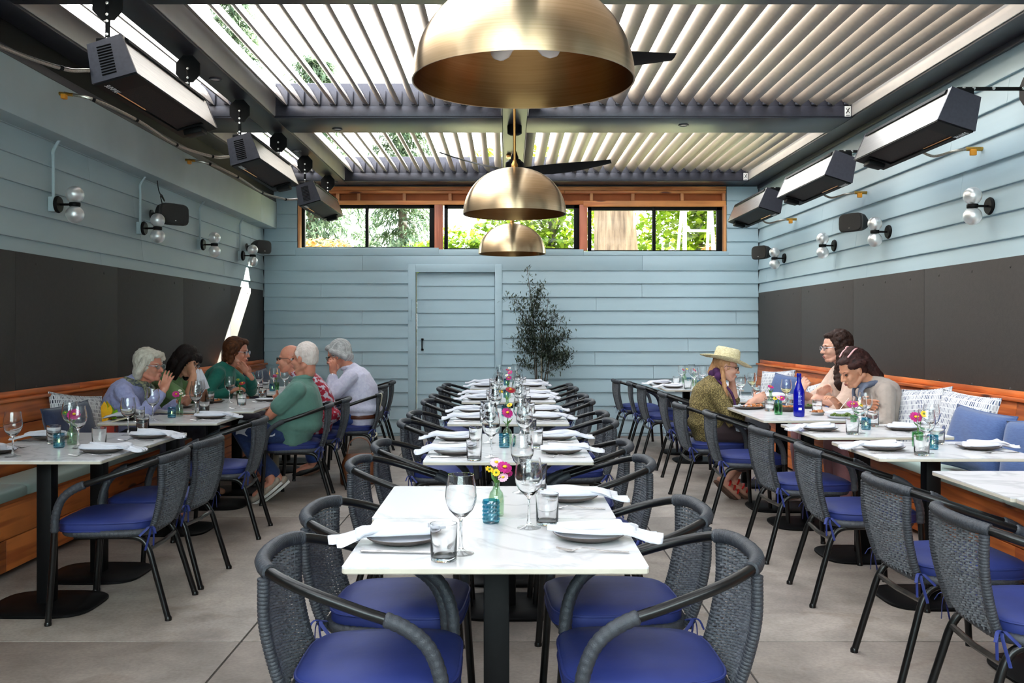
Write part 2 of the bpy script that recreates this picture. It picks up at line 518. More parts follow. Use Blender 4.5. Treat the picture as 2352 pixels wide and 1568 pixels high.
# ---- side walls
def side_wall(name, x, out, place, rows, zmax, me):
    b = MB(); b.span((x, -5.2, 0), (x + out * .16, WB + .14, zmax))
    wl = b.build(name, SHEATH, kind='structure', smooth=0)
    rnd = random.Random(5 if out < 0 else 9)
    for k, z in enumerate(rows):
        j, y = [], 1.2 + rnd.random() * 3
        while y < WB:
            j.append(y); y += 2.2 + rnd.random() * 2.4
        h = min(1.0, (zmax - z) / LAP)
        lay_row(wl, .2, WB - .02, z, place, j, me, h)
    return wl
wall_left = side_wall('wall_left', WL, -1, on_left, [ROW0 - LAP * 2 + LAP * k for k in range(6)], 2.92, BOARD_L)
wall_right = side_wall('wall_right', WR, 1, on_right, [ROW0 - LAP * 2 + LAP * k for k in range(9)], 3.3, BOARD)
# charcoal panels screwed on above the benches
def panels(parent, x, out, seams, z0, z1):
    for a, b in zip(seams, seams[1:]):
        m = MB(); m.bbox((x, a + .002, z0), (x - out * .03, b - .002, z1), .004)
        p = m.build('wall_panel', PANEL, parent)
        for k in range(3):
            y = a + (b - a) * (k + .5) / 3
            for zz in (z1 - .06, z0 + .07):
                d = MB(); d.lathe([(.012, 0), (.009, .003), (.0, .004)], 10, (x - out * .03, y, zz), axis='x')
                if out > 0:
                    d.v = [(2 * (x - out * .03) - p_[0], p_[1], p_[2]) for p_ in d.v]
                d.build('screw_head', PANEL, p)
panels(wall_left, WL, -1, [1.3, 2.8, 4.3, 5.79, 7.31, 8.80, 10.3, 11.66], .90, 1.825)
panels(wall_right, WR, 1, [1.2, 2.65, 4.1, 5.6, 7.05, 8.5, 10.0, 11.7], .90, 1.795)

# ---- unseen wall added behind the camera to hold back light and deepen contrast
m = MB(); m.span((WL - .2, -4.0, 0), (WR + .2, -3.8, 3.45)); wf = m.build('wall_light_block', PAINT, kind='structure', smooth=0)
# ---- boxed soffit along the top of the left wall
m = MB(); m.bbox((WL, .2, 2.60), (-2.89, 11.0, 2.93), .006)
sof = m.build('trim_4', PAINT_L, kind='structure')
m = MB(); m.bbox((WL, 11.003, 2.60), (-2.89, WB - .02, 2.93), .006); m.build('soffit_end', PAINT_L, sof)

# ---- rough timber framing over the windows
zt = 3.13
fr = empty('trim_5', (0, WB, 0), kind='structure')
def lb(name, a, b, mt, parent): 
    q = MB(); q.bbox(a, b, .003); return q.build(name, mt, parent)
def abs_child(o, parent):
    o.parent = parent; o.matrix_parent_inverse = Matrix.Translation(-Vector(parent.location)); return o
for nm, a, b, mt in (('top_plate', (WX0, WB - .02, 3.085), (WX1, WB + .12, 3.13), CEDARX), ('second_plate', (WX0, WB - .012, 3.045), (.72, WB + .12, 3.082), CEDARX), ('second_plate', (.723, WB - .012, 3.045), (WX1, WB + .12, 3.082), CEDARX),
                     ('header_beam', (WX0, WB - .015, 2.905), (px2back(1340), WB + .12, 2.955), CEDARX), ('header_beam', (px2back(1340), WB - .018, 2.88), (WX1, WB + .12, 2.952), CEDARX),
                     ('backing_sheet', (WX0, WB + .06, 2.95), (WX1, WB + .075, 3.05), PLY)):
    abs_child(lb(nm, a, b, mt, None), fr)
for x in (WX0, -2.15, px2back(820), px2back(925), px2back(1030), px2back(1140), px2back(1255), px2back(1355), px2back(1450), px2back(1563), WX1 - .045):
    abs_child(lb('cripple_stud', (x, WB - .008, 2.955), (x + .04, WB + .058, 3.045), CEDARZ, None), fr)
for x in (px2back(998), px2back(1331)):
    abs_child(lb('window_post', (x, WB - .012, 2.33), (x + .1, WB + .12, 2.905), PINK, None), fr)
abs_child(lb('jamb_board', (WX0 - .002, WB - .02, 2.35), (WX0 + .035, WB + .12, 2.905), CEDARZ, None), fr)
abs_child(lb('jamb_board', (WX1 - .03, WB - .02, 2.31), (WX1 + .004, WB + .12, 2.9), CEDARZ, None), fr)

# ---- three sliding windows
WIN = [(px2back(691), px2back(998), 2.360, 2.908, px2back(842)), (px2back(1020), px2back(1331), 2.342, 2.905, px2back(1176)), (px2back(1351), px2back(1660), 2.318, 2.882, px2back(1503))]
for i, (a, b, z0, z1, mid) in enumerate(WIN):
    wn = empty('window_%d' % (i + 1), (0, WB + .05, 0), kind='structure')
    t = .045
    f = MB(); y0, y1 = WB + .03, WB + .09
    f.bbox((a, y0, z0), (a + t, y1, z1), .004).bbox((b - t * 1.5, y0, z0), (b, y1, z1), .004).bbox((a, y0, z0), (b, y1, z0 + .018), .004).bbox((a, y0, z1 - t), (b, y1, z1), .004)
    abs_child(f.build('window_frame', BLACK), wn)
    f = MB(); f.bbox((mid - .02, y0 - .012, z0), (mid + .02, y1, z1), .004)
    abs_child(f.build('meeting_stile', BLACK), wn)
    for p, q, yy in ((a + t, mid - .02, y0 + .02), (mid + .02, b - t, y0 + .035)):
        f = MB(); f.span((p, yy, z0 + .016), (q, yy + .005, z1 - t)); abs_child(f.build('pane', PANE, smooth=0), wn)
# ================================================================ louvered roof
ceil = empty('ceiling', (0, 0, 0), kind='structure')
ZB, ZT = ROOF, ROOF + .30
def beam(a, b, name='roof_beam', mt=STEEL, r=.006):
    m = MB(); m.bbox(a, b, r); return m.build(name, mt, ceil)
BX = [(-2.74, -2.2), (-1.99, -.04), (.17, 2.95)]          # open bays across
BY = [(-1.2, 1.55), (2.15, 4.62), (5.20, 8.0), (8.6, 11.42)]            # open bays along; the first is unseen, added to cut light near the camera
# beams running away from the viewer
beam((-2.95, -1.7, ZB), (-2.74, WB, ZT)); beam((-2.2, -1.7, ZB), (-1.99, WB, ZT)); beam((-.04, -1.7, ZB), (.17, WB, ZT)); beam((2.95, -1.7, ZB), (WR + .02, WB, ZT))
# cross beams, cut between the long ones
for (a, b) in ((-1.7, -1.2), (1.55, 2.15), (4.62, 5.20), (8.0, 8.6), (11.42, WB)):
    for (p, q) in ((-2.74, -2.2), (-1.99, -.04), (.17, 2.95)):
        beam((p + .001, a, ZB), (q - .001, b, ZT))
        beam((p + .004, a - .012, ZB + .012), (q - .004, a - .001, ZB + .10), 'fascia_strip')
for (p, q) in BX:
    for (a, b) in BY:
        beam((p + .0005, a, ZB + .015), (p + .012, b, ZT - .01), 'gutter_face', LIGHTG)
        beam((q - .012, a, ZB + .015), (q - .0005, b, ZT - .01), 'gutter_face', LIGHTG)
# dark gutter between the soffit box and the roof
beam((WL, 1.6, 2.935), (-2.93, WB, ZT), 'gutter_board', BLACK)
beam((-2.93, 1.6, 2.935), (-2.90, WB, 2.99), 'gutter_lip', STEEL)
beam((WR - .03, 1.6, 3.10), (WR + .02, WB, ZB), 'wall_flashing', STEEL)

# louver blade: a hollow-looking airfoil, chord .17 m, leaning with its upper edge to the left
TH = R(30); CH = .172
def blade_mesh(L):
    out = []
    n = 9
    for i in range(n + 1):                          # underside (faces down-left), bulged
        u = i / n; out.append((u, -.046 * math.sin(math.pi * u) ** .75))
    for i in range(n - 1, 0, -1):
        u = i / n; out.append((u, -.004 * math.sin(math.pi * u) ** .6))
    c = Vector((-math.sin(TH), math.cos(TH))); nrm = Vector((math.cos(TH), math.sin(TH)))
    poly = []
    for u, h in out:
        p = c * ((u - .5) * CH) + nrm * (h + .010 * math.sin(math.pi * u))
        poly.append((p.x, p.y))
    poly = poly[::-1]
    m = MB(); m.prism(poly, 0, L)
    me = m.mesh('louver_blade', BLADE, 50)
    return me
ZC = ZB + .105 + CH * .5 * math.cos(TH)
PITCH = .1395
for (y0, y1) in BY:
    me = blade_mesh(y1 - y0 - .01)
    br = MB(); br.bbox((-.03, -.02, -.05), (.03, .004, .07), .004)
    bme = br.mesh('blade_bracket', STEEL)
    for (x0, x1) in BX:
        n = int(round((x1 - x0) / PITCH))
        for k in range(n):
            x = x0 + (x1 - x0) * (k + .5) / n
            o = mobj('louver_blade', me, ceil, (x, y0 + .005, ZC))
            mobj('end_bracket', bme, o, (0.02, y1 - y0 - .012, -.02))
# recessed downlights in the beam undersides
def downlight(x, y, lab):
    t = empty('downlight', (x, y, ZB - .004), 0, lab, 'downlight', 'recessed downlights in the roof beams')
    m = MB(); m.lathe([(.032, .006), (.034, -.002), (.045, -.003), (.047, .003), (.04, .008)], 20); m.build('trim_ring', STEEL, t)
    m = MB(); m.lathe([(.0, .001), (.02, .0005), (.033, .002), (.033, .006)], 20); m.build('lens', WHITE, t)
def at_roof(px, py):
    y = F * (ZB - H) / (755 - py); return (px - 1165) / F * y, y
for px, py, lab in ((495, 182, 'recessed white downlight in the long beam above the big foremost heater'), (775, 296, 'recessed downlight in the cross beam, over the white-haired diners'), (1570, 287, 'recessed downlight in the cross beam above the three wall heaters'),
                    (681, 346, 'recessed downlight in the long beam between second and third hanging heater'), (768, 417, 'recessed downlight in the beam end beside the rearmost hanging heater')):
    x, y = at_roof(px, py)
    downlight(x, y, lab)
# square stickers with a cross mark on the beam corners
for x, y, lab in ((2.95 - .045, 8.0, 'white square sticker with black X on the middle cross beam'), (2.95 - .045, 11.42, 'white square sticker with black X on the rear cross beam')):
    t = empty('sticker', (x, y - .014, ZB + .055), 0, lab, 'sticker', 'maker stickers on the roof beams')
    m = MB(); m.bbox((-.026, -.003, -.045), (.026, .002, .045), .001); m.build('sticker_sheet', WHITE, t)
    m = MB()
    m.box((0, -.004, .005), (.008, .001, .055), (0, R(32), 0)); m.box((0, -.0042, .005), (.005, .001, .055), (0, R(-38), 0))
    m.box((0, -.004, -.034), (.034, .001, .004))
    m.build('printed_mark', BLACKP, t, smooth=0)

# ================================================================ brass pendants
def pendant(y, lab, x=.05, D=.70, zr=2.12):
    t = empty('pendant_lamp', (x, y, zr), 0, lab, 'pendant lamp', 'brass dome pendants over the centre row')
    r = D / 2; hgt = .315
    prof = []
    for i in range(21):
        a = math.pi / 2 * i / 20
        prof.append((r * math.cos(a) ** .92 if i < 20 else .012, hgt * math.sin(a)))
    inner = [(max(p[0] - .005, .01), p[1] - .004 if p[1] > .01 else 0.001) for p in prof]
    m = MB(); m.lathe([(prof[0][0] - .003, .0005)] + prof, 72); m.build('shade', BRASS, t, 60)
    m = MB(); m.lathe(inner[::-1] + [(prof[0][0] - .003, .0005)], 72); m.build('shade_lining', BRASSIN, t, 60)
    m = MB(); m.lathe([(0, .31), (.022, .31), (.022, .34), (.012, .36), (.012, .37), (0, .37)], 16); m.build('top_cap', BRASSROD, t)
    m = MB(); m.tube([(0, 0, .36), (0, 0, ROOF - zr - .02)], .0085, 10); m.build('rod', BRASSROD, t)
    m = MB(); m.lathe([(0, ROOF - zr - .03), (.06, ROOF - zr - .03), (.06, ROOF - zr), (0, ROOF - zr)], 20); m.build('ceiling_rose', BRASSROD, t)
    m = MB(); m.lathe([(.0, .31), (.02, .30), (.02, .13), (0.02, .125), (0, .125)], 14); m.build('socket', BRASSROD, t)
    for k in range(3):
        a = R(20 + 120 * k); d = Vector((math.cos(a), math.sin(a), -.15))
        m = MB(); m.tube([(0, 0, .135), Vector((0, 0, .135)) + d * .04], .013, 10); m.build('bulb_holder', BRASSROD, t)
    for k in range(3):
        a = R(20 + 120 * k); d = Vector((math.cos(a), math.sin(a), -.15)).normalized()
        p0 = Vector((0, 0, .132)) + d * .035
        m = MB(); m.tube([p0, p0 + d * .02, p0 + d * .04, p0 + d * .065, p0 + d * .085, p0 + d * .092], [.012, .017, .029, .031, .02, .005], 12); m.build('bulb', BULB, t)
    return t
pendant(2.95, 'large brass dome pendant lamp nearest the camera, rim cropping the top edge')
pendant(6.35, 'brass dome pendant lamp, middle one of three over the centre row')
pendant(9.70, 'brass dome pendant lamp, smallest and rearmost, in front of the wall')

# ================================================================ ceiling fans
def fan(x, y, rz, lab, drop=.36):
    t = empty('ceiling_fan', (x, y, ROOF), rz, lab, 'ceiling fan', 'black ceiling fans under the long beam')
    m = MB(); m.lathe([(0, 0), (.065, 0), (.065, -.07), (.04, -.085), (0, -.085)], 24); m.build('canopy', BLACK, t)
    m = MB(); m.tube([(0, 0, -.08), (0, 0, -drop + .06)], .013, 10); m.lathe([(.013, -drop + .14), (.035, -drop + .08), (.035, -drop + .05)], 16); m.build('downrod', BLACK, t)
    m = MB(); m.lathe([(0, -drop + .06), (.05, -drop + .06), (.082, -drop + .03), (.082, -drop - .07), (.06, -drop - .10), (0, -drop - .105)], 28); m.build('motor_housing', BLACK, t)
    for k in range(3):
        a = R(120 * k)
        rings = []
        for i in range(13):
            u = i / 12; rr = .06 + .80 * u
            wd = .032 + .055 * math.sin(math.pi * min(1, .12 + u * .8)) * (1 - .55 * u ** 3)
            tw = R(-24 + 8 * u)
            c = Vector((math.cos(a), math.sin(a), 0)); s_ = Vector((-math.sin(a), math.cos(a), 0))
            z = -drop - .045 + .05 * u * u
            e = s_ * math.cos(tw) + Vector((0, 0, math.sin(tw)))
            nn = c.cross(e)
            P = c * rr + Vector((0, 0, z))
            rings.append([P + e * wd, P + nn * .006, P - e * wd, P - nn * .006])
        m = MB(); m.rings(rings); m.build('blade', BLACK, t, 30)
    return t
fan(.065, 8.3, R(-15), 'black three-blade ceiling fan above the middle pendant, in front of the windows')
fan(.065, 4.9, R(12), 'black three-blade ceiling fan mostly hidden behind the largest pendant', .33)

# ================================================================ patio heaters
GRILL = mat('heater mesh screen', srgb(24, 21, 20), 0.7, 0.2, c2=srgb(46, 36, 32), scale=160, contrast=(.45, .55))
HEAT = mat('warm burner edge', srgb(196, 120, 70), 0.3, 0.8, c2=srgb(220, 150, 100), scale=10)
HOSE = mat('braided steel hose', srgb(190, 184, 170), 0.3, 0.8, c2=srgb(120, 116, 108), scale=300)
BRASSV = mat('brass gas fitting', srgb(200, 160, 80), 0.35, 0.9, c2=srgb(180, 140, 66), scale=20)
YEL = mat('yellow valve lever', srgb(226, 150, 30), 0.5, c2=srgb(214, 138, 24), scale=10)
LOGO = mat('white printed lettering', srgb(225, 225, 225), 0.6, c2=srgb(215, 215, 215), scale=10)
def text_mesh(body, size, mt, name='lettering'):
    cu = bpy.data.curves.new(name, 'FONT'); cu.body = body; cu.size = size; cu.extrude = .0006; cu.align_x = 'CENTER'
    o = bpy.data.objects.new(name, cu); col.objects.link(o)
    dg = bpy.context.evaluated_depsgraph_get()
    me = bpy.data.meshes.new_from_object(o.evaluated_get(dg))
    bpy.data.objects.remove(o); me.materials.clear(); me.materials.append(mt)
    return me
SUN = text_mesh('SUNPAK', .042, LOGO)
HL = 1.36
def heater_body(t, near_slots):
    """local frame: length along +y from 0, z up, the burner faces down and towards +x"""
    # shell cross-section (x,z): narrow top, flaring to the burner mouth
    sec = [(-.100, .10), (.080, .12), (.115, -.085), (-.115, -.10)]
    m = MB(); m.prism([(.081, .122), (.117, -.088), (.112, -.088), (.076, .118)], .012, HL - .012); m.build('polished_side', STAIN, t, 20)
    m = MB(); m.prism([(-.117, -.10), (-.102, .102), (-.097, .10), (-.112, -.10)], .012, HL - .012); m.build('rear_side', STAIN, t, 20)
    m = MB(); m.prism([(-.102, .104), (.081, .124), (.081, .118), (-.102, .098)], .012, HL - .012); m.build('top_cover', BLACK, t, 20)
    m = MB(); m.prism([(.073, .128), (.093, .112), (.097, .09), (.092, .088), (.085, .108), (.071, .122)], .05, HL - .05); m.build('heat_lip', BLACK, t, 20)
    for y0, y1 in ((-.004, .014), (HL - .014, HL + .004)):
        m = MB(); m.prism([(p[0] * 1.03, p[1] * 1.03) for p in sec][::-1], y0, y1)
        ec = m.build('end_cap', STEEL, t, 20)
        if y0 < 0 and near_slots:
            for k in range(11):
                s = MB(); s.tube([(-.055, -.006, -.07 + k * .0145), (.02, -.006, -.066 + k * .0145)], .0052, 6, flat=.7); s.build('vent_slot', BLACK, ec)
    # burner mouth: dark reflector frame, recessed wire screen
    m = MB()
    m.prism([(-.112, -.10), (.113, -.087), (.113, -.096), (-.112, -.110)], .01, .20)
    m.prism([(-.112, -.10), (.113, -.087), (.113, -.096), (-.112, -.110)], HL - .20, HL - .01)
    m.prism([(-.112, -.10), (-.085, -.098), (-.085, -.108), (-.112, -.110)], .2, HL - .2)
    m.prism([(.088, -.088), (.113, -.087), (.113, -.096), (.088, -.098)], .2, HL - .2)
    m.build('burner_frame', BLACK, t, 20)
    m = MB(); m.prism([(-.085, -.090), (.088, -.080), (.088, -.084), (-.085, -.094)], .2, HL - .2); m.build('wire_screen', GRILL, t, 0)
    m = MB(); m.tube([(-.082, .22, -.098), (-.082, .62, -.098)], .004, 6); m.build('burner_edge', HEAT, t)
    o = mobj('lettering', SUN, t, (-.075, .115, -.112), (R(180), 0, R(90)), (1, 1, 1) if near_slots else (1, -1, 1))
    m = MB(); m.tube(smooth_path([(-.02, HL - .14, -.10), (.0, HL - .10, -.125), (.03, HL - .12, -.105)], 5), .004, 6); m.build('igniter_wire', YEL if near_slots else STAIN, t)
    m = MB(); m.bbox((-.06, HL - .17, -.135), (.06, HL - .06, -.098), .008); m.build('control_box', BLACK, t)
def octplate(s, c, ax, r=.085, th=.012):
    pts = []
    for k in range(8):
        a = R(22.5 + 45 * k); pts.append((r * math.cos(a), r * 1.12 * math.sin(a)))
    c = Vector(c)
    if ax == 'y': s.rings([[c + Vector((p[0], d, p[1])) for p in pts] for d in (-th / 2, th / 2)])
    else: s.rings([[c + Vector((d, p[0], p[1])) for p in pts] for d in (-th / 2, th / 2)])
XB = -2.10
def hanging_heater(y, lab):
    t = empty('patio_heater', (-2.06, y, 2.74), 0, lab, 'heater', 'gas heaters hung from the long roof beam')
    b = empty('heater_casing', (0, 0, 0), parent=t)
    b.rotation_euler = (0, R(-12), 0)
    heater_body(b, True)
    for yy in (.06, HL - .06):
        z1 = ROOF - 2.74
        m = MB(); m.bbox((XB + 2.06 - .011, yy - .007, .10), (XB + 2.06 + .011, yy + .007, z1 - .10), .002); m.build('hanger_strap', BLACK, t)
        m = MB(); octplate(m, (XB + 2.06, yy, z1 - .09), 'y'); m.build('mounting_plate', BLACK, t)
        for z in (.125, .15, .22, z1 - .15, z1 - .09):
            m = MB(); m.lathe([(0, -.012), (.008, -.011), (.009, -.006)], 8, (XB + 2.06, yy, z), axis='y'); m.build('bolt', STAIN, t)
        m = MB(); m.bbox((-.09, yy - .03, .095), (.06, yy + .012, .125), .004); m.build('hanger_bracket', BLACK, t)
    # gas hose back to the valve on the soffit
    p = smooth_path([(-.10, -.02, -.06), (-.2, -.12, -.075), (-.34, -.5, -.06), (-.45, -.95, .02), (-.62, -1.22, .09), (-.80, -1.25, .125)], 8)
    m = MB(); m.tube(p, .011, 8); m.build('gas_hose', HOSE, t)
    for k in (8, 16, 24, 32):
        m = MB(); m.tube([p[k] + (p[k + 1] - p[k]).normalized() * -.01, p[k] + (p[k + 1] - p[k]).normalized() * .01], .014, 8); m.build('hose_clip', BLACK, t)
    m = MB(); m.tube([(-.74, -1.25, .115), (-.86, -1.25, .125)], .012, 8); v = m.build('gas_valve', BRASSV, t)
    m = MB(); m.bbox((-.80, -1.30, .08), (-.77, -1.26, .11), .004); m.build('valve_lever', YEL, v)
hanging_heater(4.86, 'large black and steel gas heater hanging foremost from the long roof beam')
hanging_heater(7.29, 'hanging gas heater, second along the roof beam above the dark panels')
hanging_heater(9.66, 'hanging gas heater, third and rearmost, overlapping the corner of the windows')
def wall_heater(y, lab):
    t = empty('patio_heater', (2.72, y, 2.66), 0, lab, 'heater', 'gas heaters bracketed to the blue siding wall')
    b = empty('heater_casing', (0, 0, 0), parent=t)
    b.scale = (-1, 1, 1); b.rotation_euler = (0, R(14), 0)
    heater_body(b, False)
    for yy in (.05, HL - .05):
        m = MB(); m.bbox((.0, yy - .012, .128), (.43, yy + .012, .148), .003); m.build('bracket_arm', BLACK, t)
        m = MB(); m.bbox((-.03, yy - .02, .095), (.10, yy + .02, .14), .004); m.build('arm_clamp', BLACK, t)
        m = MB(); octplate(m, (.43, yy, .13), 'x', .082, .014); m.build('wall_plate', BLACK, t)
        for x in (.04, .10, .22, .40):
            m = MB(); m.lathe([(0, -.02), (.009, -.019), (.01, -.012)], 8, (x, yy, .138), axis='y'); m.build('bolt', STAIN, t)
    m = MB(); m.tube(smooth_path([(.08, .75, -.10), (.16, .7, -.15), (.26, .62, -.13), (.36, .6, -.12)], 6), .009, 8); m.build('gas_hose', HOSE, t)
    m = MB(); m.tube([(.33, .6, -.12), (.45, .6, -.12)], .014, 8); v = m.build('gas_valve', BRASSV, t)
    m = MB(); m.bbox((.35, .575, -.165), (.39, .60, -.125), .004); m.build('valve_lever', YEL, v)
wall_heater(5.62, 'large steel gas heater on wall brackets, nearest on the lighter siding wall')
wall_heater(7.62, 'steel gas heater on wall brackets, second of three on the lighter wall')
wall_heater(9.62, 'steel gas heater on wall brackets, rearmost, beside the window corner')

# ================================================================ wall sconces and speakers
def sconce(x, y, out, lab, z=2.165, conduit=False):
    t = empty('wall_sconce', (x, y, z), 0, lab, 'wall sconce', 'double globe wall sconces')
    s = -out
    if conduit:
        m = MB(); m.bbox((0, -.035, -.05), (s * .045, .035, .05), .006); m.build('junction_box', PAINT_L, t)
        m = MB(); m.tube(smooth_path([(s * .022, 0, .05), (s * .022, 0, .30), (s * .022, .0, .36), (s * .07, 0, .44)], 5), .011, 8); m.build('conduit', PAINT_L, t)
        x0 = s * .045
    else: x0 = 0
    m = MB(); m.lathe([(0, 0), (.055, 0), (.058, .01), (.05, .022), (0, .022)], 24, axis='x')
    if s < 0: m.v = [(-p[0], p[1], p[2]) for p in m.v]
    m.v = [(p[0] + x0, p[1], p[2]) for p in m.v]; m.build('back_plate', BLACK, t)
    m = MB(); m.tube([(x0 + s * .02, 0, 0), (x0 + s * .105, 0, 0)], .008, 8); m.build('arm', BLACK, t)
    cx = x0 + s * .12
    m = MB(); m.lathe([(0, .012), (.034, .012), (.036, .008), (.036, -.008), (.034, -.012), (0, -.012)], 20, (cx, 0, 0)); m.build('lamp_holder', BLACK, t)
    for k in (-1, 1):
        m = MB(); m.ell((cx, 0, k * .066), (.058, .058, .058), 24, 14); g = m.build('globe', GLOBE, t)
        m = MB(); m.ell((cx, 0, k * .05), (.022, .022, .034), 12, 8); m.build('bulb', BULB, g)
for y, lab in ((6.25, 'double globe sconce on grey siding, first along from the camera below the soffit'), (7.73, 'double globe sconce just beside the large black wall speaker'),
               (9.23, 'double globe sconce above the sunlit stretch, third along the soffit wall'), (10.62, 'double globe sconce under the small corner speaker, end of soffit wall')):
    sconce(WL + .018, y, -1, lab, 2.175, True)
for y, lab in ((6.1, 'double globe sconce standing alone on the lighter wall near the large heater'), (7.72, 'double globe sconce tight beside the black speaker on the lighter wall'),
               (9.0, 'double globe sconce between two speakers on the lighter siding wall'), (10.62, 'double globe sconce in the far corner of the lighter wall beside a speaker')):
    sconce(WR - .018, y, 1, lab, 2.145)
GRILLE = mat('speaker grille cloth', srgb(44, 43, 42), 0.8, c2=srgb(30, 29, 28), scale=320, contrast=(.45, .6))
def speaker(x, y, z, out, yaw, lab, s=1.0, cable=False):
    t = empty('wall_speaker', (x, y, z), 0, lab, 'speaker', 'black wall speakers')
    d = -out
    b = empty('cabinet', (d * .16, 0, 0), yaw, parent=t)
    rings = []
    for u, wy, hz in ((-.09, .05, .04), (-.085, .06, .05), (.0, .095, .078), (.06, .105, .085), (.066, .1, .08)):
        ring = []
        for k in range(20):
            a = 2 * math.pi * k / 20
            cx, sx = math.cos(a), math.sin(a)
            e = .45
            ring.append((d * u * s, wy * s * math.copysign(abs(cx) ** e, cx) * 1.25, hz * s * math.copysign(abs(sx) ** e, sx)))
        rings.append(ring)
    m = MB(); m.rings(rings); m.build('housing', BLACKP, b, 35)
    ring2 = [[(d * s * (.066 + q), p[1] * f, p[2] * f) for p in rings[4]] for q, f in ((0, .97), (.012, .93), (.016, .7))]
    m = MB(); m.rings(ring2); m.build('grille', GRILLE, b, 35)
    m = MB(); m.box((d * s * .083, .0, -.05 * s), (.002, .012, .005)); m.build('maker_badge', STAIN, b)
    m = MB(); m.tube([(0, 0, 0), (d * .075, 0, 0)], .022, 10); m.lathe([(0, 0), (.045, 0), (.045, .012), (0, .012)], 16, axis='x') if d > 0 else m.lathe([(0, -.012), (.045, -.012), (.045, 0), (0, 0)], 16, axis='x')
    m.build('wall_mount', BLACKP, t)
    if cable:
        m = MB(); m.tube(smooth_path([(d * .10, .02, .06), (d * .12, -.10, .14), (d * .10, -.02, .17), (d * .08, .10, .13), (d * .08, -.03, .20), (d * .09, -.10, .30), (d * .1, -.1, .31)], 6), .0045, 6); m.build('cable', BLACKP, t)
speaker(WL + .018, 8.02, 2.32, -1, R(-38), 'large black speaker with coiled cable on the soffit wall', 1.1, True)
speaker(WL + .018, 10.95, 2.30, -1, R(-30), 'small black speaker in the back corner of the soffit wall', .95)
speaker(WR - .018, 8.05, 2.255, 1, R(32), 'black speaker beside a sconce midway along the lighter wall', .95)
speaker(WR - .018, 10.95, 2.235, 1, R(30), 'black speaker in the far corner of the lighter wall', .95)
# ================================================================ tables, chairs, benches, pillows
MARBLE = bpy.data.materials.new('white veined marble'); MARBLE.use_nodes = True
def _marble(m):
    nt = m.node_tree; N = nt.nodes; L = nt.links; p = N['Principled BSDF']
    p.inputs['Roughness'].default_value = 0.22
    tc = N.new('ShaderNodeTexCoord'); oi = N.new('ShaderNodeObjectInfo'); ad = N.new('ShaderNodeVectorMath'); ad.operation = 'ADD'
    cb = N.new('ShaderNodeCombineXYZ'); sc_ = N.new('ShaderNodeVectorMath'); sc_.operation = 'SCALE'; sc_.inputs['Scale'].default_value = 23
    for i in range(3): L.new(oi.outputs['Random'], cb.inputs[i])
    L.new(cb.outputs[0], sc_.inputs[0]); L.new(tc.outputs['Object'], ad.inputs[0]); L.new(sc_.outputs[0], ad.inputs[1])
    nz = N.new('ShaderNodeTexNoise'); nz.inputs['Scale'].default_value = 2.2; nz.inputs['Detail'].default_value = 6; nz.inputs['Distortion'].default_value = 1.1
    L.new(ad.outputs[0], nz.inputs[0])
    sb = N.new('ShaderNodeMath'); sb.operation = 'SUBTRACT'; sb.inputs[1].default_value = .5
    ab = N.new('ShaderNodeMath'); ab.operation = 'ABSOLUTE'
    cr = N.new('ShaderNodeValToRGB'); cr.color_ramp.elements[0].position = 0; cr.color_ramp.elements[0].color = srgb(206, 206, 210)
    cr.color_ramp.elements[1].position = .035; cr.color_ramp.elements[1].color = srgb(226, 226, 229)
    L.new(nz.outputs[0], sb.inputs[0]); L.new(sb.outputs[0], ab.inputs[0]); L.new(ab.outputs[0], cr.inputs[0]); L.new(cr.outputs[0], p.inputs['Base Color'])
_marble(MARBLE)
EDGE = mat('stone edge', srgb(206, 198, 182), 0.5, c2=srgb(196, 188, 172), scale=14)
WRAP = mat('slate wicker wrap', srgb(56, 60, 67), 0.5, c2=srgb(47, 50, 56), scale=60, bump=0.25, bscale=300)
WEAVE = mat('slate wicker weave', srgb(112, 116, 122), 0.35, c2=srgb(78, 82, 88), scale=90, contrast=(.35, .65))
NAVY = mat('royal blue seat fabric', srgb(44, 56, 120), 0.55, c2=srgb(36, 46, 104), scale=5, bump=0.25, bscale=9, spec=.3)
TUBE = mat('black enamelled tube', srgb(15, 15, 16), 0.28, 0.3, c2=srgb(20, 20, 20), scale=40)
TT = .745
ORD = ['first', 'second', 'third', 'fourth', 'fifth', 'sixth', 'seventh', 'eighth', 'ninth', 'tenth']

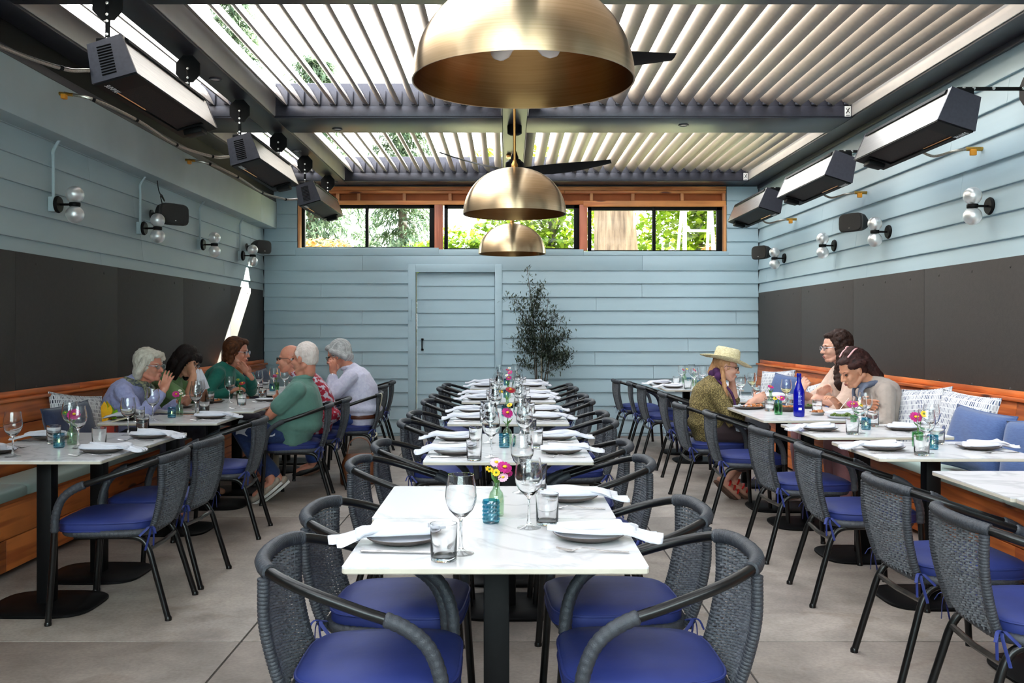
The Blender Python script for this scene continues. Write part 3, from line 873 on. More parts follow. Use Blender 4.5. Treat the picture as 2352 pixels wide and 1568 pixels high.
def make_table(x0, x1, y0, y1, lab, group):
    cx, cy = (x0 + x1) / 2, (y0 + y1) / 2
    t = empty('dining_table', (cx, cy, 0), 0, lab, 'table', group)
    hx, hy = (x1 - x0) / 2, (y1 - y0) / 2 - .003
    r = .012
    pts = []
    for sx, sy, a0 in ((1, 1, 0), (-1, 1, 90), (-1, -1, 180), (1, -1, 270)):
        for k in range(4):
            a = R(a0 + 30 * k); pts.append((sx * (hx - r) + r * math.cos(a), sy * (hy - r) + r * math.sin(a)))
    m = MB(); m.rings([[(p[0], p[1], z) for p in pts] for z in (TT - .004, TT)]); m.build('table_top', MARBLE, t, 20)
    m = MB(); m.rings([[(p[0] * k_, p[1] * k_, z) for p in pts] for z, k_ in ((TT - .017, .996), (TT - .0145, 1.0), (TT - .0042, 1.0))]); m.build('top_edge', EDGE, t, 20)
    m = MB(); m.bbox((-hx * .72, -hy * .72, TT - .028), (hx * .72, hy * .72, TT - .0175), .003); m.build('support_plate', BLACK, t)
    m = MB(); m.bbox((-.036, -.036, .014), (.036, .036, TT - .026), .004); m.build('column', BLACK, t)
    m = MB(); 
    ring = []
    for k in range(40):
        a = 2 * math.pi * k / 40; e = .55
        c_, s_ = math.cos(a), math.sin(a)
        ring.append((math.copysign(abs(c_) ** e, c_) * .255, math.copysign(abs(s_) ** e, s_) * .215))
    m.rings([[(p[0] * f, p[1] * f, z) for p in ring] for z, f in ((0, .985), (.004, 1), (.012, 1), (.018, .965), (.022, .5))]); m.build('base_plate', BLACK, t, 40)
    return t

def make_chair():
    t = empty('wicker_armchair')
    rail = [(-.285, 0, .742), (-.275, .11, .741), (-.235, .195, .733), (-.14, .252, .705), (0.0, .275, .66), (.10, .277, .625), (.165, .274, .575), (.197, .268, .50), (.205, .262, .42)]
    P = smooth_path(rail, 7)
    full = [Vector((p.x, -p.y, p.z)) for p in P[::-1]][:-1] + P
    m = MB(); m.tube(full, .0145, 10); m.build('arm_rail', TUBE, t)
    def wrap(path, r, name, turns):
        """cord wound round the tube: ridged sleeve"""
        L = [0]
        for a, b in zip(path, path[1:]): L.append(L[-1] + (b - a).length)
        n = turns * 4
        pts, rad = [], []
        j = 0
        for i in range(n + 1):
            s = L[-1] * i / n
            while j < len(L) - 2 and L[j + 1] < s: j += 1
            u = (s - L[j]) / max(L[j + 1] - L[j], 1e-9)
            pts.append(path[j].lerp(path[j + 1], min(u, 1)))
            rad.append(r - .0016 * (1 if i % 4 == 0 else 0) - (.004 if i in (0, n) else 0))
        q = MB(); q.tube(pts, rad, 9); return q.build(name, WRAP, t, 60)
    c = len(P) - 1
    wrap(full[c - 14:c + 15], .021, 'wrapped_top_rail', 36)
    for s in (1, -1):
        arc = [Vector((p.x, p.y * s, p.z)) for p in P if p.x > .06]
        wrap(arc, .0195, 'wrapped_arm_end', 14)
        e = Vector((.205, .262 * s, .43))
        m = MB(); m.tube([e, (.212, .263 * s, .30), (.232, .268 * s, .004)], .0142, 10); m.lathe([(.016, 0), (.0165, .012), (.012, .02)], 10, (.232, .268 * s, 0)); m.build('leg', TUBE, t)
        q = smooth_path([(.14, .20 * s, .388), (-.06, .19 * s, .386), (-.15, .187 * s, .375), (-.192, .19 * s, .325), (-.225, .196 * s, .22), (-.288, .208 * s, .004)], 5)
        m = MB(); m.tube(q, .0142, 10); m.lathe([(.016, 0), (.0165, .012), (.012, .02)], 10, (-.288, .208 * s, 0)); m.build('leg', TUBE, t)
        # wrapped uprights on either side of the weave
        up = [Vector((-.195, .172 * s, .395)), Vector((-.225, .180 * s, .48)), Vector((-.25, .19 * s, .60)), Vector((-.252, .192 * s, .72))]
        wrap(smooth_path(up, 6), .016, 'wrapped_upright', 34)
    m = MB(); m.tube([(-.192, -.19, .325), (-.20, 0, .322), (-.192, .19, .325)], .011, 8); m.build('crossbar', STAIN_T, t)
    # seat ring
    ring = []
    for k in range(33):
        a = 2 * math.pi * k / 32; c_, s_ = math.cos(a), math.sin(a); e = .5
        ring.append(Vector((math.copysign(abs(c_) ** e, c_) * .205 + .01, math.copysign(abs(s_) ** e, s_) * .215, .402)))
    wrap(ring, .0175, 'wrapped_seat_frame', 70)
    m = MB(); m.rings([[(p.x, p.y, z) for p in ring[:-1]] for z in (.398, .408)]); m.build('seat_deck', WRAP, t)
    # woven back: horizontal cords over and under upright stakes, wrapped round the side frames
    m = MB(); nr, nc = 27, 12
    for i in range(nr):
        u = (i + .3) / nr
        z = .415 + u * .30
        xb = -.197 - .055 * math.sin(min(1, u * 1.15) * math.pi / 2)
        hw = .174 + .018 * u
        pts = []
        for k in range(nc * 2 + 1):
            v = -1 + k / nc
            wv = .0068 * math.cos(math.pi * k + i * math.pi + (math.pi if (i // 9) % 2 else 0))
            bow = -.022 * (1 - v * v)
            zz = z + .012 * (1 - v * v) * u
            pts.append((xb + bow + wv, v * hw, zz))
        m.tube(pts, .0036, 6)
    for k in range(12):
        v = -1 + 2 * (k + .5) / 12
        pts = []
        for i in range(9):
            u = i / 8
            pts.append((-.197 - .055 * math.sin(min(1, u * 1.15) * math.pi / 2) - .022 * (1 - v * v), v * (.174 + .018 * u), .405 + u * .315))
        m.tube(pts, .0034, 5)
    m.build('woven_backrest', WEAVE, t, 60)
    # seat pad
    N_ = 40
    def outline(f, dz):
        o = []
        for k in range(N_):
            a = 2 * math.pi * k / N_; c_, s_ = math.cos(a), math.sin(a)
            e = .42
            x = math.copysign(abs(c_) ** e, c_); y = math.copysign(abs(s_) ** e, s_)
            wid = .225 - .03 * (x < 0) * abs(x)
            o.append((x * .215 * f + .022, y * wid * f, dz))
        return o
    m = MB()
    m.rings([outline(.90, .405), outline(.985, .411), outline(1.0, .420), outline(1.0, .446), outline(.992, .452), outline(.975, .456), outline(.93, .463), outline(.7, .472), outline(.3, .474), outline(.02, .4745)])
    pad = m.build('seat_pad', NAVY, t, 50)
    m = MB(); m.tube([Vector(p) for p in outline(1.0, .449) + outline(1.0, .449)[:1]], .0042, 6); m.tube([Vector(p) for p in outline(.995, .413) + outline(.995, .413)[:1]], .004, 6); m.build('piping', NAVY, pad)
    for s in (1, -1):
        m = MB()
        b = Vector((-.185, .185 * s, .425))
        for d in ((.0, .03 * s, -.10), (-.035, .02 * s, -.08), (.02, .05 * s, -.03), (-.05, .04 * s, -.02)):
            m.tube(smooth_path([b, b + Vector((d[0] * .3 - .02, d[1] * .6, d[2] * .2 + .012)), b + Vector(d)], 4), .006, 5, flat=.3)
        m.build('tie', NAVY, pad)
    return t
STAIN_T = mat('worn steel bar', srgb(120, 112, 104), 0.3, 0.8, c2=srgb(70, 68, 66), scale=9)

TABLES = {}
def add_table(key, x0, x1, y0, y1, lab, group): TABLES[key] = (x0, x1, y0, y1); make_table(x0, x1, y0, y1, lab, group)
cg = 'marble tables of the centre row'
CY = [(2.35, 3.575), (4.23, 5.36), (5.92, 7.08), (7.68, 8.76), (9.42, 10.55)]
CXO = [-.03, .005, .007, .012, .01]
k = 0
for i, (a, b) in enumerate(CY):
    mid = (a + b) / 2
    for (p, q) in ((a, mid), (mid, b)):
        dx = .0 if k % 2 == 0 else -.012
        add_table('C%d' % k, CXO[i] - .388 + dx, CXO[i] + .388 + dx, p, q, 'white marble table with black pedestal, %s from the camera in the centre row' % ORD[k], cg)
        k += 1
lg = 'marble tables along the bench under the soffit'
for k, (a, b, lab) in enumerate(((4.26, 4.84, 'marble two-seat table cropped by the left edge, first along that bench'), (4.84, 5.42, 'marble table joined behind the cropped one at the left bench'), (5.97, 6.55, 'single marble table in front of the woman in lavender linen shirt'),
                                 (6.83, 7.44, 'marble table between the lavender-shirted woman and the man in green polo'), (7.44, 8.05, 'marble table before the woman in green T-shirt, with red wine'), (8.6, 9.18, 'marble table beside the woman in teal sweater'), (9.18, 9.75, 'rearmost marble table along the left bench, by the corner'))):
    add_table('L%d' % k, -2.62, -1.85, a, b, lab, lg)
rg = 'marble tables along the bench under the wall heaters'
for k, (a, b, x, lab) in enumerate(((2.72, 3.32, 1.80, 'bare marble table cut by the right edge, nearest on that side'), (3.325, 3.955, 1.79, 'bare marble table joined behind the nearest one on the right'), (4.34, 4.99, 1.725, 'marble table with magenta and yellow flowers before the denim pillow'), (5.20, 5.90, 1.72, 'marble table just in front of the woman in taupe top'),
                                    (6.14, 6.74, 1.68, 'marble table with the cobalt bottle'), (6.74, 7.35, 1.68, 'marble table between straw-hatted woman and woman in beige shawl'), (7.75, 8.43, 1.68, 'marble table partly hidden behind the straw-hatted woman'), (9.2, 9.85, 1.56, 'marble table behind the straw hat, nearer of the rear right two'), (9.85, 10.5, 1.56, 'rearmost marble table on the right, against the pale siding'))):
    add_table('R%d' % k, x, x + .77, a, b, lab, rg)

# ---- chairs
proto = make_chair()
first = [True]
def place_chair(x, y, rz, lab, group):
    o = proto if first[0] else copy_tree(proto)
    first[0] = False
    o.location = (x, y, 0); o.rotation_euler = (0, 0, rz)
    return tag(o, lab, 'chair', group)
rj = random.Random(3)
CHY = [2.55, 3.12, 4.22, 4.86, 6.02, 6.62, 7.76, 8.36, 9.42, 10.02]
for k, y in enumerate(CHY):
    place_chair(-.415 + CXO[k // 2] + rj.uniform(-.015, .015) + (.09 if k == 0 else .07 if k == 1 else .0), y, R(rj.uniform(-4, 4)), 'wicker armchair with blue pad, left side of centre row, %s from the camera' % ORD[k], 'wicker armchairs at the centre row')
    place_chair(.435 + CXO[k // 2] + rj.uniform(-.015, .015) - (.02 if k < 2 else .09 if k < 4 else .03), y + .02, R(180 + rj.uniform(-4, 4)), 'wicker armchair with blue pad, right side of centre row, %s from the camera' % ORD[k], 'wicker armchairs at the centre row')
for y, x, a, lab in ((4.52, -1.86, 2, 'empty wicker armchair at the table cropped by the left edge'), (5.06, -1.86, -3, 'empty wicker armchair, second along the left tables'), (6.17, -1.89, 4, 'empty wicker armchair just in front of the man in green polo'),
                     (7.42, -1.68, 8, 'wicker armchair in which the man in green polo sits'), (8.02, -1.64, 3, 'wicker armchair under the bald man in floral shirt'), (8.70, -1.45, 6, 'wicker armchair under the man in pale linen shirt'),
                     (9.85, -1.56, -4, 'empty wicker armchair behind the man in pale linen shirt'), (10.55, -1.56, 4, 'rearmost empty wicker armchair on the left, against the pale siding')):
    place_chair(x, y, R(180 + a), lab, 'wicker armchairs at the left bench tables')
for y, x, a, lab in ((3.02, 1.71, -3, 'wicker armchair cut by the right edge, nearest on that side'), (3.70, 1.74, 2, 'wicker armchair at the bare marble table, second from the right edge'), (4.72, 1.77, -2, 'empty wicker armchair pushed to the flowered table before the denim pillow'), (5.58, 1.76, 3, 'empty wicker armchair before the woman in taupe top'),
                     (6.66, 1.70, -3, 'empty wicker armchair directly in front of the straw-hatted woman'), (7.42, 1.62, 2, 'wicker armchair in which the straw-hatted woman sits'), (8.68, 1.70, -2, 'empty wicker armchair just behind the straw-hatted woman'),
                     (9.75, 1.65, 2, 'empty wicker armchair, third from the back wall on the right'), (10.36, 1.62, -4, 'empty wicker armchair, second from the back wall on the right'), (10.90, 1.52, 3, 'empty wicker armchair on the right standing closest to the back wall')):
    place_chair(x, y, R(a), lab, 'wicker armchairs at the right bench tables')

# ---- benches
CUSH = mat('sage vinyl bench cushion', srgb(166, 184, 178), 0.5, c2=srgb(156, 175, 170), scale=4, bump=0.2, bscale=6)
CUSH_L = CUSH
def bench(side, y0, y1, lab, cuts):
    s = side                                    # +1: right wall, -1: left wall
    wx = WR if s > 0 else WL
    fx = 2.62 if s > 0 else -2.66               # front of the cushion
    t = empty('bench', (fx, y0, 0), 0, lab, 'bench')
    P = lambda x, y, z: (x - fx, y - y0, z)
    rnd = random.Random(11 + s)
    def plank(name, xa, xb, za, zb, tilt=0, parts=3, mt=CEDAR):
        c = [y0] + sorted(y0 + (y1 - y0) * (i + rnd.uniform(.25, .75)) / parts for i in range(1, parts)) + [y1]
        for p, q in zip(c, c[1:]):
            m = MB(); m.bbox((min(xa, xb), p + .0015, za), (max(xa, xb), q - .0015, zb), .004)
            if tilt:
                M = Matrix.Translation(((xa + xb) / 2, 0, za)) @ Matrix.Rotation(s * tilt, 4, 'Y') @ Matrix.Translation((-(xa + xb) / 2, 0, -za))
                m.xf(M)
            m.v = [P(*v) for v in m.v]
            m.build(name, mt, t)
    # base boards with recessed toe
    plank('base_plank', fx + s * .05, fx + s * .075, .03, .20, 0, 4)
    plank('base_plank', fx + s * .05, fx + s * .075, .205, .395, 0, 4)
    plank('toe_board', fx + s * .11, fx + s * .13, .0, .10, 0, 3)
    plank('seat_board', fx + s * .03, wx - s * .0, .397, .42, 0, 3)
    # back planks leaning on the wall
    bx = wx - s * .13
    hs = .15
    for k in range(3):
        za = .46 + k * (hs + .003)
        off = s * .04 * k * .5
        plank('back_plank', bx + off, bx + off + s * .025, za, za + hs, R(6), 3)
    plank('back_cap', wx - s * .105, wx - s * .034, .905, .925, 0, 3)
    plank('wall_rail', wx - s * .055, wx - s * .033, .926, .965, 0, 3)
    # cushions
    for p, q in zip(cuts, cuts[1:]):
        d = abs(wx - s * .14 - fx)
        def ring(z, ins, w_=d):
            xs_ = (fx + s * ins, fx + s * (w_ - .01))
            a, b = p + .003 + ins, q - .003 - ins
            rr = .02
            o = []
            lo, hi = min(xs_), max(xs_)
            for cx_, cy_, a0 in ((hi - rr, b - rr, 0), (lo + rr, b - rr, 90), (lo + rr, a + rr, 180), (hi - rr, a + rr, 270)):
                for kk in range(4):
                    an = R(a0 + 30 * kk); o.append(P(cx_ + rr * math.cos(an), cy_ + rr * math.sin(an), z))
            return o
        m = MB(); m.rings([ring(.421, .012), ring(.426, .002), ring(.435, 0), ring(.468, 0), ring(.478, .003), ring(.484, .012), ring(.488, .05)]); m.build('seat_cushion', CUSH, t, 50)
    return t
bench(-1, 1.0, 11.6, 'long cedar bench with sage cushions under dark panels, left wall', [1.0, 3.1, 5.2, 7.3, 9.4, 11.58])
bench(1, 1.0, 11.55, 'long cedar bench with sage cushions along the lighter wall', [1.0, 3.53, 4.95, 6.9, 9.0, 11.53])

# ---- pillows
DENIM = mat('denim blue linen', srgb(48, 74, 126), 0.8, c2=srgb(62, 90, 142), scale=30, stretch=(1, 6, 6), bump=0.25, bscale=160, sheen=.3)
DNAVY = mat('dark navy linen', srgb(26, 36, 66), 0.8, c2=srgb(33, 45, 78), scale=30, bump=0.25, bscale=160, sheen=.3)
def ikat(name, base, ink, seed, sx=26, sy=13):
    """woven dashes in rows on off-white"""
    m = bpy.data.materials.new(name); m.use_nodes = True
    nt = m.node_tree; N = nt.nodes; L = nt.links; p = N['Principled BSDF']; p.inputs['Roughness'].default_value = .85
    tc = N.new('ShaderNodeTexCoord'); mp = N.new('ShaderNodeMapping'); mp.inputs['Location'].default_value = (seed, seed * 2, 0)
    L.new(tc.outputs['Object'], mp.inputs[0])
    br = N.new('ShaderNodeTexBrick'); br.inputs['Scale'].default_value = sx
    br.inputs['Color1'].default_value = ink; br.inputs['Color2'].default_value = base; br.inputs['Mortar'].default_value = base
    br.inputs['Mortar Size'].default_value = .09; br.inputs['Bias'].default_value = -.1; br.inputs['Brick Width'].default_value = .35; br.inputs['Row Height'].default_value = .9
    br.offset = .5
    L.new(mp.outputs[0], br.inputs[0])
    L.new(br.outputs[0], p.inputs['Base Color'])
    MATS[name] = m
    return m
IKAT = ikat('off-white pillow with indigo dashes', srgb(214, 216, 220), srgb(46, 66, 104), 0.3)
IKATB = ikat('off-white pillow with black weave', srgb(208, 208, 212), srgb(28, 34, 56), 1.7, 34)
def pillow(loc, size, rot, mt, lab, group='pillows on the benches'):
    sx, sy, th = size
    loc = (loc[0] + (-.04 if loc[0] > 0 else .04), loc[1], loc[2] + .025)
    m = MB(); n = 16; v = []; f = []
    for side in (1, -1):
        for i in range(n + 1):
            for j in range(n + 1):
                a, b = -1 + 2 * i / n, -1 + 2 * j / n
                pin = 1 - .10 * (1 - abs(a)) * 0 
                ea = a * (1 - .09 * (1 - b * b) * 0 - .07 * (1 - abs(b) ** 2) * abs(a) ** 3)
                eb = b * (1 - .07 * (1 - abs(a) ** 2) * abs(b) ** 3)
                hgt = ((1 - a ** 4) * (1 - b ** 4)) ** .6
                wr = .006 * math.sin(a * 5 + b * 3) * (1 - a * a) * (1 - b * b)
                v.append((ea * sx / 2, eb * sy / 2, side * hgt * th / 2 + wr))
    K = (n + 1) ** 2
    for s_ in (0, 1):
        for i in range(n):
            for j in range(n):
                q = [s_ * K + i * (n + 1) + j, s_ * K + (i + 1) * (n + 1) + j, s_ * K + (i + 1) * (n + 1) + j + 1, s_ * K + i * (n + 1) + j + 1]
                f.append(tuple(q if s_ == 0 else q[::-1]))
    m.add(v, f)
    bm = bmesh.new(); me = m.mesh('throw_pillow', mt, 80); bm.from_mesh(me); bmesh.ops.remove_doubles(bm, verts=bm.verts, dist=.0008); bm.to_mesh(me); bm.free()
    t = empty('throw_pillow', loc, 0, lab, 'pillow', group)
    t.rotation_euler = rot
    mobj('pillow_cover', me, t)
    e = MB(); pts = []
    for k in range(64):
        u = k / 16; i = int(u) % 4; fr_ = -1 + 2 * (u - int(u))
        c = {0: (fr_, -1), 1: (1, fr_), 2: (-fr_, 1), 3: (-1, -fr_)}[i]
        a, b = c
        pts.append((a * (1 - .07 * (1 - b * b) * abs(a) ** 3) * sx / 2, b * (1 - .07 * (1 - a * a) * abs(b) ** 3) * sy / 2, 0))
    e.tube([Vector(p) for p in pts + pts[:1]], .004, 5); e.build('pillow_seam', mt, t)
    return t
# local xy is the pillow's face: stand it up by a turn about x, then face it into the room about z
def stand(yaw, lean=12, roll=0):
    return (Matrix.Rotation(R(yaw), 3, 'Z') @ Matrix.Rotation(R(90 - lean), 3, 'X') @ Matrix.Rotation(R(roll), 3, 'Z')).to_euler()
ZS = .49
pillow((-2.84, 6.02, ZS + .17), (.46, .36, .13), stand(78, 14, 3), DNAVY, 'dark navy pillow on the left bench beside the cropped table')
pillow((-2.895, 6.22, ZS + .20), (.42, .40, .11), stand(66, 14, -8), IKATB, 'black-patterned white pillow tucked behind the dark navy pillow')
pillow((-2.84, 4.30, ZS + .17), (.44, .36, .12), stand(80, 22, 4), IKATB, 'patterned pillow at the left edge, leaning under the cropped table')
pillow((-2.82, 10.5, ZS + .18), (.45, .38, .13), stand(70, 14, 6), DNAVY, 'dark navy pillow near the corner behind the woman in teal')
pillow((-2.80, 9.35, ZS + .16), (.40, .34, .12), stand(75, 18, -4), IKATB, 'patterned pillow beside the elbow of the woman in teal')
pillow((2.90, 9.95, ZS + .19), (.46, .40, .13), stand(-60, 14, 4), IKAT, 'striped white pillow at the far end of the right bench')
pillow((2.78, 9.25, ZS + .18), (.50, .40, .13), stand(-72, 16, -3), DENIM, 'plain blue pillow behind the straw-hatted woman')
pillow((2.86, 8.35, ZS + .18), (.46, .40, .12), stand(-60, 20, 20), IKAT, 'patterned pillow leaning behind the cobalt bottle')
pillow((2.86, 7.9, ZS + .2), (.44, .40, .12), stand(-70, 14, 30), DENIM, 'blue pillow standing on its corner beside the woman in beige shawl')
pillow((2.88, 6.40, ZS + .21), (.46, .44, .12), stand(-72, 14, 6), IKAT, 'dashed white pillow directly behind the woman in taupe top')
pillow((2.90, 5.86, ZS + .22), (.46, .42, .12), stand(-70, 12, -4), IKAT, 'dashed white pillow behind the large denim pillow')
pillow((2.80, 5.50, ZS + .17), (.56, .38, .14), stand(-82, 16, -3), DENIM, 'large denim pillow on the right bench')
pillow((2.84, 4.95, ZS + .17), (.46, .38, .14), stand(-75, 16, 8), DENIM, 'denim pillow cut by the right edge')
# ================================================================ tableware
STONE = mat('dark stoneware', srgb(66, 58, 54), 0.45, c2=srgb(84, 74, 68), scale=40)
GLAZE = mat('pale stoneware glaze', srgb(198, 200, 208), 0.3, c2=srgb(186, 188, 197), scale=18)
LINEN = mat('white napkin cotton', srgb(216, 217, 225), 0.85, c2=srgb(206, 207, 217), scale=14, bump=0.15, bscale=70, sheen=.2)
CUTL = mat('polished cutlery steel', srgb(190, 188, 186), 0.18, 1.0, c2=srgb(176, 174, 172), scale=12)
WINE = mat('red wine', srgb(86, 8, 22), 0.05, c2=srgb(70, 6, 18), scale=4, trans=.5)
WWINE = glassy('white wine', (0.93, 0.90, 0.66, 1), .3, .05)
TEAL = glassy('teal votive glass', (0.30, 0.66, 0.76, 1), .45, .08, .06)
TEALR = mat('teal votive pressed ribs', srgb(38, 118, 144), 0.12, c2=srgb(26, 96, 124), scale=60, trans=.75)
GRNV = glassy('pale green vase glass', (0.80, 0.90, 0.80, 1), .55, .06, .03)
GRNP = glassy('green pressed glass', (0.42, 0.74, 0.50, 1), .45, .06, .05)
WAX = mat('candle wax', srgb(220, 214, 200), 0.5, c2=srgb(210, 204, 190), scale=8)
FLAME = mat('tea light flame', srgb(255, 170, 80), 0.5, emit=((1.0, .42, .10, 1), 9.0), c2=srgb(255, 180, 90), scale=3)
STEM = mat('green stem', srgb(88, 138, 52), 0.6, c2=srgb(66, 112, 40), scale=20)
MAG = mat('magenta petals', srgb(196, 26, 128), 0.6, c2=srgb(150, 14, 96), scale=30)
PINKP = mat('pale pink petals', srgb(236, 196, 214), 0.6, c2=srgb(226, 172, 198), scale=30)
REDP = mat('crimson petals', srgb(176, 14, 40), 0.6, c2=srgb(136, 8, 28), scale=30)
YELP = mat('yellow petals', srgb(240, 204, 30), 0.6, c2=srgb(224, 176, 16), scale=30)
WHTP = mat('white petals', srgb(240, 240, 232), 0.6, c2=srgb(230, 230, 220), scale=30)

def lathe_mesh(name, prof, mt, n=28, sm=60):
    m = MB(); m.lathe(prof, n); return m.mesh(name, mt, sm)
PL_B = lathe_mesh('plate_body', [(0, 0), (.062, 0), (.066, .003), (.09, .009), (.104, .018), (.1055, .0205), (.1035, .0215)], STONE, 40)
PL_T = lathe_mesh('plate_face', [(.1035, .0215), (.100, .020), (.086, .0125), (.066, .0085), (0, .008)], GLAZE, 40)
def wine_profile():
    o = [(.0345, .0025), (.036, .001), (.034, 0), (0, 0)]
    o = [(0, .0), (.034, .0), (.036, .0015), (.033, .0035), (.016, .0075), (.007, .014), (.0042, .03), (.0038, .085), (.006, .094), (.018, .103), (.032, .118), (.0405, .138), (.0425, .155), (.0405, .176), (.0365, .198), (.0345, .212)]
    inner = [(.0338, .212), (.0357, .198), (.0396, .176), (.0415, .155), (.0395, .139), (.031, .120), (.016, .106), (0, .101)]
    return o + inner
_wp = wine_profile()
WG = lathe_mesh('wine_glass_body', [(0, .013)] + _wp[5:], GLASS, 28, 80)
FOOTG = glassy('glass foot', (.97, .98, .98, 1), .7, .05, .02)
WGF = lathe_mesh('wine_glass_foot', _wp[:6] + [(0, .0145)], FOOTG, 28, 80)
TB = lathe_mesh('tumbler_body', [(0, 0), (.031, 0), (.0335, .002), (.0345, .02), (.0355, .096), (.0348, .0965), (.0337, .096), (.0325, .014), (.030, .011), (0, .010)], GLASS, 28, 50)
WATER = lathe_mesh('water', [(0, .011), (.0322, .013), (.0327, .05), (0, .05)], GLASS, 20)
RW = lathe_mesh('wine_fill', [(0, .102), (.016, .107), (.030, .121), (.0352, .129), (0, .129)], WINE, 20)
WW = lathe_mesh('wine_fill', [(0, .102), (.016, .107), (.030, .121), (.038, .138), (0, .138)], WWINE, 20)
def votive_meshes():
    m = MB(); rings = []
    n = 24
    for i, (r_, z) in enumerate([(0, 0), (.023, 0), (.0255, .003)] + [(.0262 + .0011 * ((q % 2) * 2 - 1), .006 + q * .0062) for q in range(10)] + [(.0262, .068), (.0255, .0715), (.0243, .071), (.0238, .01), (0, .009)]):
        rings.append([(max(r_, .0005) * (1 + (.035 * (1 if k % 2 == i % 2 else -1) if 3 <= i <= 12 else 0)) * math.cos(2 * math.pi * k / n), max(r_, .0005) * (1 + (.035 * (1 if k % 2 == i % 2 else -1) if 3 <= i <= 12 else 0)) * math.sin(2 * math.pi * k / n), z) for k in range(n)])
    m.rings(rings, False)
    a = m.mesh('votive_cup', TEAL, 0)
    b = lathe_mesh('tea_light', [(0, .010), (.019, .010), (.019, .024), (.017, .025), (0, .0235)], WAX, 16)
    c = lathe_mesh('flame', [(0, .024), (.0035, .029), (.0045, .034), (.002, .043), (0, .046)], FLAME, 10)
    return a, b, c
VT = votive_meshes()
VS = lathe_mesh('vase_bottle', [(0, 0), (.021, 0), (.0245, .004), (.0255, .03), (.0255, .058), (.021, .074), (.012, .086), (.0105, .098), (.0125, .108), (.0115, .108), (.0092, .098), (.0105, .086), (.019, .074), (.0232, .058), (.0232, .008), (0, .006)], GRNV, 24, 60)
VG = lathe_mesh('vase_bottle', [(0, 0), (.024, 0), (.027, .004)] + [(.0275 + .0012 * (q % 2), .01 + .007 * q) for q in range(9)] + [(.0275, .075), (.0262, .077), (.025, .075), (.0245, .012), (0, .01)], GRNP, 24, 20)
VC = lathe_mesh('vase_bottle', [(0, 0), (.028, 0), (.032, .006), (.033, .05), (.024, .085), (.015, .11), (.014, .135), (.018, .15), (.0165, .15), (.0125, .135), (.0135, .11), (.022, .085), (.031, .05), (.030, .01), (0, .008)], GLASS, 24, 60)
def fork_mesh():
    m = MB()
    pts = smooth_path([(-.095, 0, .004), (-.03, 0, .0055), (.02, 0, .012), (.04, 0, .009), (.058, 0, .003)], 5)
    rad = [.0062 - .0035 * min(1, i / (len(pts) * .55)) + (.007 * max(0, i / len(pts) - .72) / .28) for i in range(len(pts))]
    m.tube(pts, rad, 8, flat=.35)
    for k in range(4):
        y = -.0085 + k * .0057
        m.tube([(.054, y * .9, .004), (.075, y, .006), (.100, y * .95, .012)], [.0022, .0019, .001], 6, flat=.7)
    return m.mesh('fork', CUTL, 60)
def knife_mesh():
    m = MB(); m.tube([(-.11, 0, .005), (-.105, 0, .005), (-.02, 0, .005), (-.008, 0, .005)], [.003, .0065, .0055, .0035], 8, flat=.6)
    rings = []
    for x, w_ in ((-.012, .006), (.0, .008), (.05, .0095), (.09, .008), (.105, .003)):
        rings.append([(x, -w_, .005), (x, w_ * .6, .0062), (x, w_ * .6, .0038)])
    m.rings(rings)
    return m.mesh('knife', CUTL, 40)
FORK, KNIFE = fork_mesh(), knife_mesh()
def napkin_mesh(seed, flare=1.0):
    """a cloth rolled into two loose overlapping folds, the outer end fanning out past the plate rim"""
    r_ = random.Random(seed)
    m = MB()
    for lay in range(3):
        ph = [r_.uniform(0, 6) for _ in range(6)]
        nu, nv = 30, 22; rings = []
        yo = (-.016, .018, .0)[lay]; zo = (0, .002, .011)[lay]
        x0, x1 = (-.14, -.12, -.10)[lay] + r_.uniform(-.01, .01), (.17, .155, .12)[lay] + r_.uniform(-.015, .015)
        ang = r_.uniform(-.12, .12)
        for i in range(nu + 1):
            u = i / nu
            x = x0 + (x1 - x0) * u
            pinch = 1 - .38 * math.exp(-((u - .68) / .12) ** 2)
            wid = (.031 + .005 * math.sin(u * 4 + ph[0])) * pinch + .020 * flare * max(0, (u - .76) / .24) ** 1.3
            wid *= min(1, .45 + u * 5) * (1 if u < .97 else .8)
            over = min(1, max(0, (x - .085) / .06))
            base = .0185 * (1 - over) + .003 * over + zo * (1 - .6 * over)
            th = (.013 + .004 * math.sin(u * 6 + ph[1])) * (1 - .45 * max(0, (u - .7) / .3)) + .001
            cy = yo * (1 - .3 * u) + ang * x + .008 * math.sin(u * 5 + ph[2])
            ring = []
            for k in range(nv):
                a_ = 2 * math.pi * k / nv
                c_, s_ = math.cos(a_), math.sin(a_)
                y = cy + wid * math.copysign(abs(c_) ** .75, c_)
                if s_ >= 0:
                    fan = max(0, (u - .7) / .3)
                    fold = .0035 * math.sin(c_ * 4 + u * 3 + ph[3]) + .0065 * fan * math.sin(c_ * 9 + ph[4])
                    z = base + th * s_ ** .65 + fold * s_ ** .8
                else: z = base + .0015 * s_
                ring.append((x, y, max(z, .0012)))
            rings.append(ring)
        m.rings(rings)
    return m.mesh('napkin', LINEN, 80)
NAP = [napkin_mesh(k, 1 + .3 * (k % 2)) for k in range(5)]

